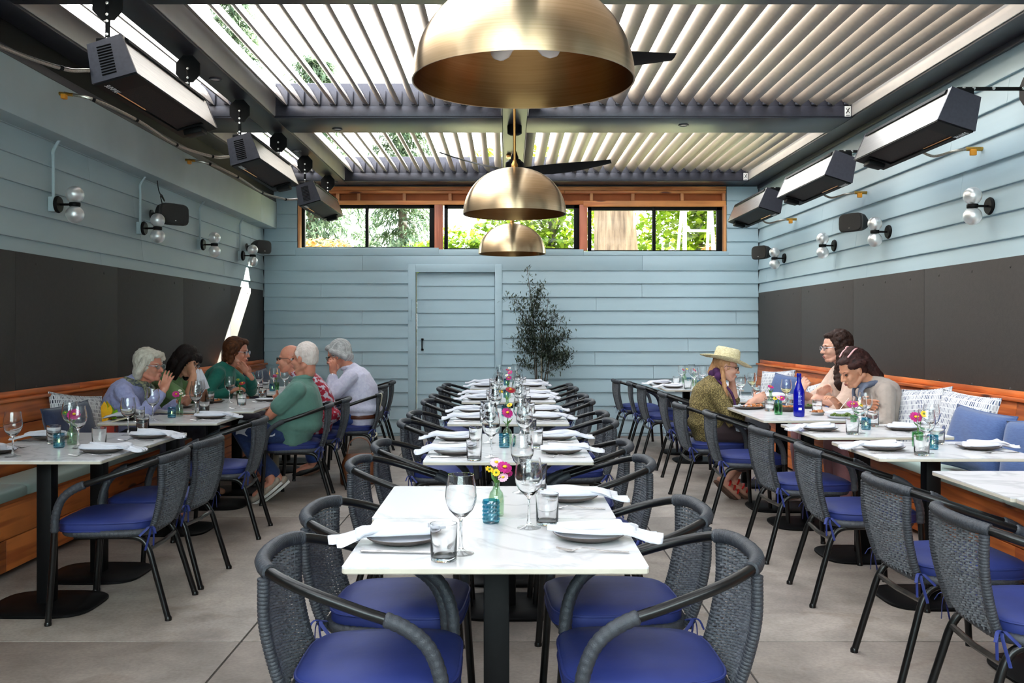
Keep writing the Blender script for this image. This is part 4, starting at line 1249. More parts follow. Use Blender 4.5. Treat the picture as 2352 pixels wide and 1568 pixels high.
DIR = {'l': 0.0, 'r': math.pi}      # diner on the left side faces +x, on the right -x
def put(name, me, x, y, rz, lab, cat, group, parts=None, z=TT):
    if parts is None:
        return mobj(name, me, None, (x, y, z), (0, 0, rz), label=lab, cat=cat, group=group)
    t = empty(name, (x, y, z), rz, lab, cat, group)
    for n_, m_ in parts: mobj(n_, m_, t)
    return t
def plate(x, y, rz, lab): put('dinner_plate', None, x, y, rz, lab, 'plate', 'stoneware plates', [('plate_body', PL_B), ('plate_face', PL_T)])
def wineglass(x, y, lab, fill=None):
    parts = [('glass_bowl', WG), ('glass_foot', WGF)] + ([('wine_fill', fill)] if fill else [])
    put('wine_glass', None, x, y, 0, lab, 'wine glass', 'stemmed wine glasses', parts)
def tumbler(x, y, lab, water=False):
    if water: put('tumbler', None, x, y, 0, lab, 'tumbler', 'water tumblers', [('glass_body', TB), ('water_fill', WATER)])
    else: put('tumbler', TB, x, y, 0, lab, 'tumbler', 'water tumblers')
def votive(x, y, lab, lit=True):
    put('tea_light_holder', None, x, y, 0, lab, 'tea light', 'teal tea light holders', [('holder_glass', VT[0]), ('candle', VT[1])] + ([('flame', VT[2])] if lit else []))
rn = random.Random(21)
def flower(t, p, mt, r=.02, tilt=(0, 0), rows=2, cen=YELP, n=12):
    """one blossom: a head with a centre; petals joined"""
    m = MB()
    tl = Euler((tilt[0], tilt[1], 0)).to_matrix()
    for q in range(rows):
        for k in range(n):
            a = 2 * math.pi * (k + q * .5) / n + rn.uniform(-.1, .1)
            L = r * (1 - .28 * q); up = .25 + .35 * q
            d = Vector((math.cos(a), math.sin(a), 0)); s_ = Vector((-math.sin(a), math.cos(a), 0)); wv = L * .27
            pts = [d * L * .15, d * L * .6 + s_ * wv + Vector((0, 0, up * L * .5)), d * L + s_ * wv * .5 + Vector((0, 0, up * L * .35)), d * L - s_ * wv * .5 + Vector((0, 0, up * L * .35)), d * L * .6 - s_ * wv + Vector((0, 0, up * L * .5))]
            v = [tl @ w_ + Vector(p) for w_ in pts] + [tl @ (w_ - Vector((0, 0, .0012))) + Vector(p) for w_ in pts]
            m.add(v, [(0, 1, 2, 3, 4), (9, 8, 7, 6, 5), (0, 5, 6, 1), (1, 6, 7, 2), (2, 7, 8, 3), (3, 8, 9, 4), (4, 9, 5, 0)])
    h = m.build('blossom', mt, t, 0)
    m = MB(); m.ell(Vector(p) + tl @ Vector((0, 0, r * .22)), (r * .3, r * .3, r * .2), 10, 6); m.build('blossom_centre', cen, h)
def leafy(t, p, d, L=.03):
    m = MB(); d = Vector(d).normalized(); s_, b_ = frame_of(d)
    P = Vector(p); pr = [(0, .0005), (.25, .0055), (.55, .0065), (.85, .003), (1, .0003)]
    rings = [[P + d * L * u + s_ * w_, P + d * L * u + b_ * (.0015 + w_ * .2), P + d * L * u - s_ * w_, P + d * L * u - b_ * .0004] for u, w_ in pr]
    m.rings(rings); m.build('leaf', STEM, t, 0)
def bouquet(x, y, lab, heads, me=VS, neck=.10):
    t = empty('flower_vase', (x, y, TT), rn.uniform(0, 6), lab, 'vase', 'bud vases with flowers')
    t.rotation_euler = (0, 0, 0)
    mobj('vase_glass', me, t)
    for (dx, dy, dz, mt, r_, rows) in heads:
        p = Vector((dx, dy, dz))
        m = MB(); m.tube(smooth_path([(0, 0, .012), (dx * .15, dy * .15, neck), p - Vector((dx * .15, dy * .15, .003))], 4), .0017, 6); m.build('stem', STEM, t)
        flower(t, p, mt, r_, (rn.uniform(.1, .6) + .35, rn.uniform(-.5, .5)), rows, YELP if mt is not YELP else STEM, 8 if rows == 1 else 13)
    for k in range(3):
        a = rn.uniform(0, 6); leafy(t, (0, 0, neck + .004), (math.cos(a), math.sin(a), .8), rn.uniform(.025, .05))
    return t

def setting(key, side, place, what='pnfktw', wet=False, jit=.012, fill=None):
    x0, x1, y0, y1 = TABLES[key]
    cx, cy = (x0 + x1) / 2, (y0 + y1) / 2
    s = -1 if side == 'l' else 1
    rz = DIR[side]
    j = lambda: rn.uniform(-jit, jit)
    W = lambda ax, ay: (cx + s * ax + j(), cy + s * ay + j())      # ax outward to the diner, ay to the diner's right for 'r' = +y
    px, py = W(.255, .02)
    if 'p' in what: plate(px, py, rn.uniform(0, 6), 'dark stoneware plate with pale face, ' + place)
    if 'n' in what: put('napkin', NAP[rn.randrange(5)], px + s * .03, py + j(), rz + math.pi + R(rn.uniform(-13, 13)), 'white cloth napkin folded across a plate, ' + place, 'napkin', 'folded white napkins', z=TT + .002)
    # diner on the left faces +x: fork lies on +y, knife on -y
    if 'f' in what: q = W(.265, -.145); put('fork', FORK, q[0], q[1], rz + R(rn.uniform(-8, 8)), 'steel fork beside the plate, ' + place, 'fork', 'steel forks')
    if 'k' in what: q = W(.255, .16); put('knife', KNIFE, q[0], q[1], rz + R(rn.uniform(-3, 3)), 'steel table knife beside the plate, ' + place, 'knife', 'steel table knives')
    if 't' in what: q = W(.145, .225); tumbler(q[0], q[1], 'clear straight tumbler, ' + place, wet)
    if 'w' in what: q = W(.085, .165); wineglass(q[0], q[1], 'empty stemmed wine glass, ' + place if fill is None else 'stemmed wine glass holding wine, ' + place, fill)

SD = {'l': 'left', 'r': 'right'}
for k in range(10):
    for sd in 'lr':
        if k == 1 and sd == 'l': continue
        what = 'pnfktw' if k < 6 else 'pnw' if k % 2 else 'pntw'
        setting('C%d' % k, sd, '%s side of %s centre-row table' % (SD[sd], ORD[k]), what)
mids = [(TABLES['C%d' % (2 * i)][3], CXO[i]) for i in range(5)]
heads = [
    [(-.022, -.01, .150, YELP, .014, 1), (.0, -.012, .140, YELP, .013, 2), (.0, .012, .168, PINKP, .021, 2), (.026, -.004, .155, MAG, .024, 2), (.022, -.018, .125, PINKP, .017, 2), (.036, .01, .135, MAG, .016, 2)],
    [(.0, 0, .165, MAG, .030, 2), (.012, .01, .205, YELP, .015, 2)],
    [(.02, -.01, .172, REDP, .034, 3), (-.04, .01, .16, YELP, .010, 1)],
    [(.008, 0, .165, MAG, .026, 2), (.018, 0, .215, MAG, .023, 2), (-.01, .01, .19, WHTP, .016, 1)],
    [(.0, 0, .16, MAG, .022, 2), (.02, 0, .18, WHTP, .018, 1)]]
for i, (y, x) in enumerate(mids):
    bouquet(x - .005, y + .045, '%s in bud vase, %s table pair of the centre row' % (['magenta, pink and yellow posy', 'magenta bloom with yellow bud', 'single crimson bloom', 'two magenta blooms', 'small magenta sprig'][i], ORD[i]), heads[i])
    votive(x - .02, y - .065, 'teal glass tea light holder, %s table pair of the centre row' % ORD[i], i > 0)
# tall clear bottles on the last centre pair
for k, dx in enumerate((-.14, .10)):
    put('glass_carafe', VC, .01 + dx, 10.2 + .1 * k, 0, 'clear glass carafe on the rearmost centre table, %s the olive tree' % ('away from' if k == 0 else 'close to'), 'carafe', 'clear carafes')

LP = {0: 'table cropped by the left edge', 1: 'second table of the left bench', 2: 'table before the lavender-shirted woman', 3: 'red wine table, nearer half', 4: 'red wine table, rear half', 5: 'table beside the teal sweater', 6: 'rear corner table on the left'}
BS = {'l': 'bench side of ', 'r': 'chair side of '}
for k, sides in ((0, 'lr'), (1, 'lr'), (2, 'lr'), (5, 'lr'), (6, 'l')):
    for sd in sides: setting('L%d' % k, sd, BS[sd] + LP[k], 'pnfktw' if k < 3 else 'pntw')
setting('L3', 'r', 'chair side of ' + LP[3], 'ft', True); setting('L3', 'l', 'bench side of ' + LP[3], 'pw')
setting('L4', 'r', 'chair side of ' + LP[4], 'pft', True); setting('L4', 'l', 'bench side of ' + LP[4], 'pt', True)
wineglass(-2.36, 7.18, 'wine glass with a little red wine, nearer of two on the left', RW); wineglass(-2.26, 7.62, 'wine glass with a little red wine, farther of two on the left', RW)
xm = -2.235
for key, dy, hd, lab, vm in (('L0', .30, [(.01, 0, .155, MAG, .034, 3), (-.035, 0, .165, STEM, .014, 1)], 'magenta zinnia in bud vase on the table cropped by the left edge', VS), ('L2', .18, [(-.02, -.01, .15, MAG, .026, 2), (.012, .0, .155, WHTP, .015, 1), (.03, 0, .14, WHTP, .013, 1), (.0, .01, .175, WHTP, .012, 1)], 'magenta and white daisies in vase before the lavender-shirted woman', VS),
                         ('L4', .15, [(.02, 0, .14, REDP, .026, 2), (-.015, 0, .17, STEM, .02, 1)], 'red bloom with green sprig on the red wine table', VG), ('L5', .25, [(-.015, 0, .14, MAG, .02, 2), (.01, 0, .165, YELP, .012, 1)], 'magenta and yellow sprig on table beside the teal sweater', VG)):
    x0, x1, y0, y1 = TABLES[key]
    bouquet(xm - .02, (y0 + y1) / 2 + dy, lab, hd, vm)
    if key != 'L4': votive(xm - .03, (y0 + y1) / 2 + dy - .12, 'teal glass tea light, ' + LP[int(key[1])])

RP = {2: 'table before the denim pillow', 3: 'table before the taupe top', 4: 'cobalt bottle table', 5: 'shared table of the straw-hatted woman', 6: 'table behind the straw hat', 7: 'nearer rear table on the right', 8: 'last table by the back wall'}
CS = {'l': 'chair side of ', 'r': 'bench side of '}
for k, sides in ((2, 'lr'), (3, 'lr'), (6, 'lr'), (7, 'lr'), (8, 'lr')):
    for sd in sides: setting('R%d' % k, sd, CS[sd] + RP[k], 'pnfktw' if k < 4 else 'pntw', fill=WW if (k, sd) == (6, 'r') else None)
setting('R4', 'r', 'bench side of ' + RP[4], 'nt', True); setting('R5', 'r', 'bench side of ' + RP[5], 'tw', True, fill=WW); setting('R5', 'l', 'chair side of ' + RP[5], 'pt', True)
for key, dx, dy, hd, lab, vm in (('R2', -.02, .10, [(-.012, 0, .15, MAG, .03, 2), (.03, 0, .165, YELP, .02, 2)], 'magenta and yellow blooms on table before the denim pillow', VG), ('R3', .0, .12, [(-.015, 0, .14, MAG, .034, 2), (.035, 0, .14, YELP, .02, 2)], 'large magenta bloom and yellow bloom before the taupe top', VG),
                             ('R4', -.17, .10, [(-.02, 0, .115, YELP, .018, 2), (.0, .0, .12, PINKP, .02, 2), (.022, 0, .115, MAG, .022, 2)], 'yellow and magenta posy in green glass beside the cobalt bottle', VG), ('R5', -.02, .22, [(.0, 0, .15, MAG, .024, 2)], 'magenta bloom on the shared table of the straw-hatted woman', VS),
                             ('R7', .0, .2, [(.0, 0, .17, MAG, .022, 2), (.02, 0, .15, WHTP, .014, 1)], 'magenta sprig on the nearer rear table on the right', VS), ('R8', .0, .1, [(-.01, 0, .15, MAG, .02, 2), (.03, 0, .16, YELP, .014, 1)], 'magenta and yellow sprig on the last table by the back wall', VS)):
    x0, x1, y0, y1 = TABLES[key]
    bouquet((x0 + x1) / 2 + dx, (y0 + y1) / 2 + dy, lab, hd, vm)
    if key != 'R4': votive((x0 + x1) / 2 + dx + .03, (y0 + y1) / 2 + dy - .10, 'teal glass tea light, ' + RP[int(key[1])])

# cobalt water bottle
COB = mat('cobalt bottle glass', srgb(14, 22, 190), 0.06, c2=srgb(10, 16, 160), scale=2, trans=.45)
LABEL = mat('pale bottle print', srgb(176, 190, 236), 0.6, c2=srgb(160, 174, 226), scale=6)
bt = empty('water_bottle', (1.995, 6.40, TT), 0, 'tall cobalt blue glass water bottle on the right bench table', 'bottle')
m = MB(); m.lathe([(0, .004), (.03, 0), (.037, .006), (.038, .03), (.038, .16), (.034, .185), (.022, .215), (.0145, .24), (.0135, .272), (0, .272)], 36); m.build('bottle_glass', COB, bt, 50)
m = MB(); m.lathe([(.0145, .27), (.016, .272), (.016, .292), (.0145, .296), (0, .296)], 24); m.build('bottle_cap', COB, bt, 40)
def wrap_patch(a0, a1, z0, z1, r=.0385, n=8):
    m = MB(); rings = []
    for i in range(n + 1):
        a = a0 + (a1 - a0) * i / n
        rings.append([(r * math.cos(a), r * math.sin(a), z0), (r * math.cos(a), r * math.sin(a), z1), (.0375 * math.cos(a), .0375 * math.sin(a), z1), (.0375 * math.cos(a), .0375 * math.sin(a), z0)])
    m.rings(rings); return m
for k in range(8):
    wrap_patch(R(-115), R(-78 - 6 * (k % 3)), .085 + k * .009, .0875 + k * .009).build('fine_print_line', LABEL, bt)
wrap_patch(R(-112), R(-80), .048, .064).build('print_label', WHITE, bt)
# food on the cobalt bottle table
FOOD = mat('roasted food', srgb(150, 66, 26), 0.5, c2=srgb(214, 150, 90), scale=60, bump=.6, bscale=90)
GREENS = mat('salad greens', srgb(96, 118, 40), 0.6, c2=srgb(60, 84, 26), scale=60, bump=.5)
SEED = random.Random(4)
def dish(name, x, y, r, h, body, food, lab):
    t = empty(name, (x, y, TT), 0, lab, 'dish', 'shared dishes on the right bench tables')
    m = MB(); m.lathe([(0, 0), (r * .7, 0), (r * .75, .003), (r * .96, h * .85), (r, h), (r * .96, h), (r * .72, .007), (0, .006)], 32); m.build('dish_body', body, t, 60)
    m = MB()
    for k in range(26):
        a = SEED.uniform(0, 6.3); q = r * .68 * math.sqrt(SEED.random()); s_ = SEED.uniform(.008, .016)
        m.ell((q * math.cos(a), q * math.sin(a), h * .6 + SEED.uniform(0, .016)), (s_, s_ * SEED.uniform(.6, 1), s_ * .7), 7, 5)
    f_ = m.build('food_pieces', food, t, 60); f_['kind'] = 'stuff'
dish('serving_bowl', 2.03, 6.82, .085, .035, STONE, FOOD, 'dark bowl of roasted food behind the cobalt bottle')
dish('side_dish', 2.16, 6.52, .055, .022, CUTL, FOOD, 'small steel dish just beside the cobalt bottle')
dish('salad_plate', 2.24, 6.30, .095, .018, GLAZE, GREENS, 'pale plate of greens before the woman in taupe top')
dish('food_plate', 1.86, 7.08, .10, .018, STONE, FOOD, 'dark plate the straw-hatted woman is eating from')
dish('food_plate', 2.26, 7.12, .10, .018, STONE, GREENS, 'dark plate before the woman in beige shawl')
dish('food_plate', -2.40, 7.62, .10, .018, STONE, FOOD, 'dark plate of food before the woman in green T-shirt')
# printed menus and a bright gift bag on the left bench
CARD = mat('menu card', srgb(206, 200, 170), 0.7, c2=srgb(190, 184, 152), scale=3)
BAGM = mat('bright dotted paper bag', srgb(206, 52, 34), 0.6, c2=srgb(38, 130, 160), scale=16, contrast=(.52, .56))
TISY = mat('yellow tissue paper', srgb(240, 190, 30), 0.7, c2=srgb(220, 160, 20), scale=20)
TISG = mat('lime tissue paper', srgb(150, 210, 40), 0.7, c2=srgb(120, 186, 30), scale=20)
bg_ = empty('gift_bag', (-2.74, 6.42, .488), R(15), 'red dotted gift bag with yellow and lime tissue on left bench', 'gift bag'); bg_.scale = (.9, .9, .82)
m = MB(); m.rings([[(-.06 * s_, -.10 * s_, z), (.06 * s_, -.10 * s_, z), (.06 * s_, .10 * s_, z), (-.06 * s_, .10 * s_, z)] for z, s_ in ((0, .96), (.002, 1), (.24, 1.03))]); m.build('bag_body', BAGM, bg_, 0)
for k, (mt, dx, dy) in enumerate(((TISY, -.01, -.05), (TISG, .02, .02), (TISY, .0, .06))):
    m = MB()
    for q in range(3):
        a = q * 1.1 + k; d = Vector((math.cos(a) * .035 + .01, math.sin(a) * .04, .11 + .03 * q))
        b0 = Vector((dx, dy, .23)); s_ = Vector((math.sin(a), -math.cos(a), 0)) * .035
        v = [b0 - s_, b0 + s_, b0 + d + s_ * .7, b0 + d * 1.25, b0 + d - s_ * .8]
        n_ = (v[1] - v[0]).cross(d).normalized() * .002
        m.add(v + [w_ + n_ for w_ in v], [(0, 1, 2, 3, 4), (9, 8, 7, 6, 5), (0, 5, 6, 1), (1, 6, 7, 2), (2, 7, 8, 3), (3, 8, 9, 4), (4, 9, 5, 0)])
    m.build('tissue_paper', mt, bg_, 0)
m = MB(); m.bbox((-.11, -.07, 0), (.11, .07, .004), .001)
mobj('menu_card', m.mesh('menu_card', CARD), None, (-2.55, 6.10, TT + .002), (R(0), R(-14), R(20)), label='cream menu card lying at the corner before the lavender shirt', cat='menu')
# ================================================================ the diners
def cap_tube(m, pts, rad, n=12, flat=None):
    """tube with rounded ends, always closed"""
    P = [Vector(p) for p in pts]; r_ = list(rad) if hasattr(rad, '__len__') else [rad] * len(P)
    d0 = (P[0] - P[1]).normalized(); d1 = (P[-1] - P[-2]).normalized()
    a = [(P[0] + d0 * r_[0] * math.sin(t), r_[0] * math.cos(t)) for t in (1.45, 1.1, .7, .35)]
    b = [(P[-1] + d1 * r_[-1] * math.sin(t), r_[-1] * math.cos(t)) for t in (.35, .7, 1.1, 1.45)]
    Q = [q for q, _ in a] + P + [q for q, _ in b]; rr = [q for _, q in a] + r_ + [q for _, q in b]
    m.tube(Q, rr, n, True, flat)

def remesh(m, vox, name, mt, parent, smooth=4, fac=.5, disp=0.0, dscale=.1):
    me = bpy.data.meshes.new(name); me.from_pydata(m.v, [], m.f); me.update()
    o = bpy.data.objects.new(name, me); col.objects.link(o)
    md = o.modifiers.new('r', 'REMESH'); md.mode = 'VOXEL'; md.voxel_size = vox; md.use_smooth_shade = True
    if smooth:
        sm = o.modifiers.new('s', 'SMOOTH'); sm.factor = fac; sm.iterations = smooth
    if disp:
        tx = bpy.data.textures.new(name, 'CLOUDS'); tx.noise_scale = dscale; tx.noise_depth = 2
        dm = o.modifiers.new('d', 'DISPLACE'); dm.texture = tx; dm.strength = disp; dm.mid_level = .5
    dg = bpy.context.evaluated_depsgraph_get()
    me2 = bpy.data.meshes.new_from_object(o.evaluated_get(dg))
    bpy.data.objects.remove(o)
    me2.name = name; me2.materials.clear(); me2.materials.append(mt)
    me2.polygons.foreach_set('use_smooth', [True] * len(me2.polygons))
    return mobj(name, me2, parent)

def ik(S, W, l1, l2, pole):
    S, W = Vector(S), Vector(W); d = W - S; D = min(d.length, (l1 + l2) * .995); u = d.normalized()
    W = S + u * D
    a = (l1 * l1 - l2 * l2 + D * D) / (2 * D); h = math.sqrt(max(l1 * l1 - a * a, 0))
    p = Vector(pole); p = p - u * p.dot(u); p = p.normalized() if p.length > 1e-5 else Vector((0, 0, -1))
    return S + u * a + p * h, W

def hand(m, W, d, across, normal, curl=.5, s=1.0, spread=1.0):
    """palm, four fingers and a thumb; ACROSS points to the thumb side, NORMAL out of the palm"""
    W, d = Vector(W), Vector(d).normalized()
    across = Vector(across); across = (across - d * across.dot(d)).normalized()
    n = d.cross(across).normalized()
    if n.dot(Vector(normal)) < 0: n = -n
    M = Matrix((d, across, n)).transposed()
    m.ell(W + d * .048 * s, (.054 * s, .042 * s, .017 * s), 14, 8, M)
    cap_tube(m, [W - d * .03, W + d * .02], [.027 * s, .026 * s], 10)
    for k, (o, L) in enumerate(((.031, .070), (.0105, .078), (-.0105, .072), (-.030, .056))):
        b = W + d * .088 * s + across * o * s
        ang = curl * (.55 + .08 * k); cur = b; dd = (d + across * o * 2.2 * spread).normalized()
        pts = [b - d * .02 * s, b]
        for q, f in enumerate((.45, .32, .26)):
            dd = (Matrix.Rotation(ang * (.8 + .3 * q), 3, d.cross(n)) @ dd).normalized()
            cur = cur + dd * L * f * s; pts.append(cur)
        cap_tube(m, pts, [.0095 * s, .0095 * s, .009 * s, .008 * s, .0068 * s], 8)
    b = W + d * .022 * s + across * .030 * s
    t1 = (d * .55 + across * .75 + n * .35).normalized(); t2 = (d * .85 + across * .25 + n * (.3 + curl * .3)).normalized()
    cap_tube(m, [b - across * .012 * s, b + t1 * .036 * s, b + t1 * .036 * s + t2 * .034 * s], [.013 * s, .0105 * s, .008 * s], 8)

SKIN = mat('fair sunned skin', srgb(214, 160, 136), 0.48, c2=srgb(200, 138, 114), scale=14, sss=.12, bump=.06, bscale=160)
SKIN2 = mat('light skin', srgb(218, 170, 148), 0.48, c2=srgb(206, 150, 128), scale=14, sss=.12, bump=.06, bscale=160)
SKIN3 = mat('olive skin', srgb(196, 142, 112), 0.48, c2=srgb(182, 124, 96), scale=14, sss=.12, bump=.06, bscale=160)
SKIN4 = mat('ruddy skin', srgb(212, 150, 124), 0.45, c2=srgb(200, 124, 100), scale=14, sss=.12, bump=.06, bscale=160)
EYE = mat('dark eye', srgb(30, 22, 20), 0.15, c2=srgb(44, 32, 28), scale=60)
LIP = mat('lip', srgb(168, 84, 78), 0.45, c2=srgb(156, 74, 70), scale=30)
LENSD = mat('dark sunglass lens', srgb(18, 18, 20), 0.08, c2=srgb(24, 24, 26), scale=5)
LENSC = glassy('spectacle lens', (.93, .95, .96, 1), .4, .12)
def hairmat(name, a, b): return mat(name, a, .6, c2=b, scale=26, stretch=(1, 4, .35), bump=.55, bscale=60, detail=6, spec=.2)
def cloth(name, a, b, scale=8, bump=.35, bs=22): return mat(name, a, .85, c2=b, scale=scale, bump=bump, bscale=bs, sheen=.15)

def person(label, loc, yaw, seat, skin, top, bottom, s=1.0, lean=10, hunch=12, neck=25, tl=1.0, head=(0, 0, 0), sw=.17, belly=0.0, sleeve='long', arms=None, legs=None, shoe=None, hair=None, extras=None, long_top=.10, topd=.004, hs=1.0, skirt=False, bare_shin=False, collar=False):
    t = empty('person', (loc[0], loc[1], 0), R(yaw), label, 'person')
    Mw = Matrix.Translation((loc[0], loc[1], 0)) @ Matrix.Rotation(R(yaw), 4, 'Z'); Mi = Mw.inverted()
    P = Vector((0, 0, seat + .10 * s))
    dirv = lambda a: Vector((math.sin(R(a)), 0, math.cos(R(a))))
    A = P + dirv(lean * .6) * .13 * s * tl
    B = A + dirv(lean) * .14 * s * tl
    C = B + dirv(lean + hunch * .5) * .12 * s * tl
    N = C + dirv(lean + hunch) * .10 * s * tl
    HC = N + dirv(neck) * .175 * s
    K = MB(); T_ = MB(); Bt = MB()
    # torso
    def torso(m, g, z0=0):
        cen = [P - Vector((0, 0, .10 * s)), P, A, B, C, C.lerp(N, .55), N, N + dirv(neck) * .04]
        wid = [.150, .178, .158, .160, .172, .165, .10, .055]
        dep = [.100, .128, .120 + belly, .122 + belly * .7, .122, .098, .070, .052]
        rings = []
        for i in range(len(cen)):
            d = (cen[min(i + 1, len(cen) - 1)] - cen[max(i - 1, 0)]).normalized()
            fwd = Vector((0, 1, 0)).cross(d).normalized()
            sh = sw / .17
            w_ = wid[i] * s * (sh if i > 2 and i < 7 else 1) + g; dd = dep[i] * s + g
            rings.append([cen[i] + Vector((0, 1, 0)) * w_ * math.copysign(abs(math.cos(a)) ** .85, math.cos(a)) + fwd * dd * math.sin(a) for a in [2 * math.pi * k / 24 for k in range(24)]])
        m.rings(rings)
    torso(K, 0); 
    SH = {1: C.lerp(N, .42) + Vector((0, sw * s, -.012)), -1: C.lerp(N, .42) + Vector((0, -sw * s, -.012))}
    torso(T_, .010)
    cap_tube(K, [N - dirv(neck) * .03, N + dirv(neck) * .10 * s], [.056 * s, .050 * s], 14)
    # head
    Hm = Matrix.Translation(HC) @ Matrix.Rotation(R(head[0]), 4, 'Z') @ Matrix.Rotation(R(head[1]), 4, 'Y') @ Matrix.Rotation(R(head[2]), 4, 'X') @ Matrix.Scale(s * hs, 4)
    h = MB()
    h.ell((-.012, 0, .026), (.094, .075, .091), 24, 16); h.ell((.028, 0, -.038), (.060, .058, .074), 18, 12)
    h.ell((.066, 0, -.096), (.022, .027, .018), 12, 8); h.ell((.066, 0, .020), (.024, .054, .017), 14, 8)
    cap_tube(h, [(.080, 0, .010), (.100, 0, -.018), (.108, 0, -.030)], [.009, .011, .0125], 10)
    for q in (1, -1):
        h.ell((.092, q * .012, -.034), (.013, .008, .009), 8, 6); h.ell((.058, q * .036, -.028), (.032, .024, .027), 10, 8)
        h.ell((-.008, q * .077, -.008), (.018, .008, .031), 10, 8, Matrix.Rotation(R(-12), 3, 'Y')); h.ell((-.002, q * .075, -.032), (.010, .008, .012), 8, 6)
        cap_tube(h, [(-.03, q * .052, -.055), (.05, q * .030, -.098)], [.024, .020], 10)
    h.ell((.086, 0, -.062), (.014, .026, .008), 10, 6); h.ell((.084, 0, -.075), (.013, .022, .008), 10, 6)
    cap_tube(h, [(-.025, 0, -.02), (-.03, 0, -.10)], [.062, .052], 14)
    K.add([Hm @ Vector(p) for p in h.v], h.f)
    def hadd(mm, name, mt): 
        mm.v = [tuple(Hm @ Vector(p)) for p in mm.v]; return mm.build(name, mt, t, 60)
    for q in (1, -1):
        e = MB(); e.ell((.0775, q * .031, .001), (.0085, .0125, .0062), 10, 7); hadd(e, 'eye', EYE)
        e = MB(); cap_tube(e, [(.086, q * .016, .020), (.084, q * .032, .025), (.072, q * .048, .020)], [.002, .0024, .0012], 6); hadd(e, 'eyebrow', hair[1] if hair else EYE)
    e = MB(); e.ell((.0975, 0, -.063), (.0045, .020, .0045), 10, 6); e.ell((.095, 0, -.073), (.005, .017, .005), 10, 6); hadd(e, 'lips', LIP)
    # arms
    arms = arms or {}
    ua, fa = .285 * s, .245 * s
    for q in (1, -1):
        sp_ = arms.get(q, {})
        S = SH[q]
        W = (Mi @ Vector(sp_['w'])) if 'w' in sp_ else Vector((.36, q * .14, .775))
        pole = Vector(sp_.get('pole', (-.3, q * .5, -1)))
        E, W = ik(S, W, ua, fa, pole)
        cap_tube(K, [S, S.lerp(E, .5), E, E.lerp(W, .35), W], [.050 * s, .044 * s, .039 * s, .041 * s, .027 * s], 12)
        hd = Vector(sp_.get('d', (W - E)))
        hand(K, W, hd, Vector(sp_.get('a', (0, -q, .3))), Vector(sp_.get('n', (0, -q, -.6))), sp_.get('curl', .5), s * .97, sp_.get('spread', 1.0))
        g = .012
        m = T_
        cap_tube(m, [SH[q] + Vector((0, -q * .06, .012)), S], [.052 * s + g * .6, .056 * s + g * .6], 12)
        if sleeve == 'short':
            cap_tube(m, [S, S.lerp(E, .62)], [.056 * s + g, .056 * s + g], 12)
        elif sleeve == 'elbow':
            cap_tube(m, [S, S.lerp(E, .5), E, E.lerp(W, .22)], [.055 * s + g, .050 * s + g, .046 * s + g, .044 * s + g], 12)
        else:
            cap_tube(m, [S, S.lerp(E, .5), E, E.lerp(W, .4), E.lerp(W, .86)], [.055 * s + g, .050 * s + g, .046 * s + g, .044 * s + g, .034 * s + g], 12)
        sp_['W'], sp_['E'], sp_['S'] = W, E, S
        arms[q] = sp_
    # legs
    legs = legs or {}
    for q in (1, -1):
        Hp = P + Vector((.02, q * .085 * s, -.01))
        kn, an = legs.get(q, ((.43 * s, q * .10, seat + .055), (.40 * s, q * .10, .10)))
        kn, an = Vector(kn), Vector(an)
        cap_tube(K, [Hp, Hp.lerp(kn, .5), kn, kn.lerp(an, .35), an], [.082 * s, .070 * s, .052 * s, .053 * s, .036 * s], 12)
        fd = Vector(legs.get(('f', q), (1, q * .15, -.35))).normalized()
        cap_tube(K, [an + Vector((0, 0, -.02)), an + fd * .07 + Vector((0, 0, -.02)), an + fd * .15 + Vector((0, 0, -.015))], [.036 * s, .033 * s, .026 * s], 10)
        if not skirt:
            cap_tube(Bt, [Hp - Vector((.02, 0, 0)), Hp.lerp(kn, .5), kn, kn.lerp(an, .35), kn.lerp(an, .85)], [.090 * s, .082 * s, .070 * s, .068 * s, .056 * s], 12)
        else:
            cap_tube(Bt, [Hp, Hp.lerp(kn, .5), kn, kn.lerp(an, .25), kn.lerp(an, skirt)], [.112 * s, .11 * s, .095 * s, .10 * s, .11 * s], 12)
        if shoe:
            f = MB()
            b0 = an + Vector((0, 0, -.035))
            cap_tube(f, [b0 - fd * .045, b0 + fd * .03, b0 + fd * .11, b0 + fd * .165], [.036, .040, .042, .030], 12, .8)
            ob = remesh(f, .008, 'shoe', shoe[0], t, 3)
            up = (Vector((0, 0, 1)) - fd * fd.z).normalized()
            so_ = MB()
            pts = [b0 - fd * .075 - up * .034, b0 - fd * .02 - up * .036, b0 + fd * .07 - up * .036, b0 + fd * .15 - up * .032, b0 + fd * .195 - up * .024]
            sd_ = fd.cross(up)
            so_.rings([[p + sd_ * w_ + up * .009, p + sd_ * w_ - up * .010, p - sd_ * w_ - up * .010, p - sd_ * w_ + up * .009] for p, w_ in zip(pts, (.026, .040, .043, .044, .026))])
            so_.build('shoe_sole', shoe[1], t, 60)
    # pelvis cover
    Bt.ell(P + Vector((.0, 0, -.02)), (.122 * s, .172 * s, .105 * s), 20, 12)
    # hem of the top
    T_.ell(P + Vector((.0, 0, .05)), (.152 * s + belly, .198 * s, long_top), 20, 12)
    if collar:
        ring = []
        for k in range(25):
            a = 2 * math.pi * k / 24
            ring.append(N + dirv(neck) * (.035 - .012 * math.cos(a)) + Vector((math.cos(a) * .066 * s, math.sin(a) * .066 * s, 0)))
        cm = MB(); cm.tube(ring, .013, 8, flat=1.5); cm.build('collar', top, t, 60)
    remesh(K, .0052, 'body', skin, t, 3)
    remesh(T_, .0075, 'shirt', top, t, 5, disp=topd * 2.2, dscale=.055)
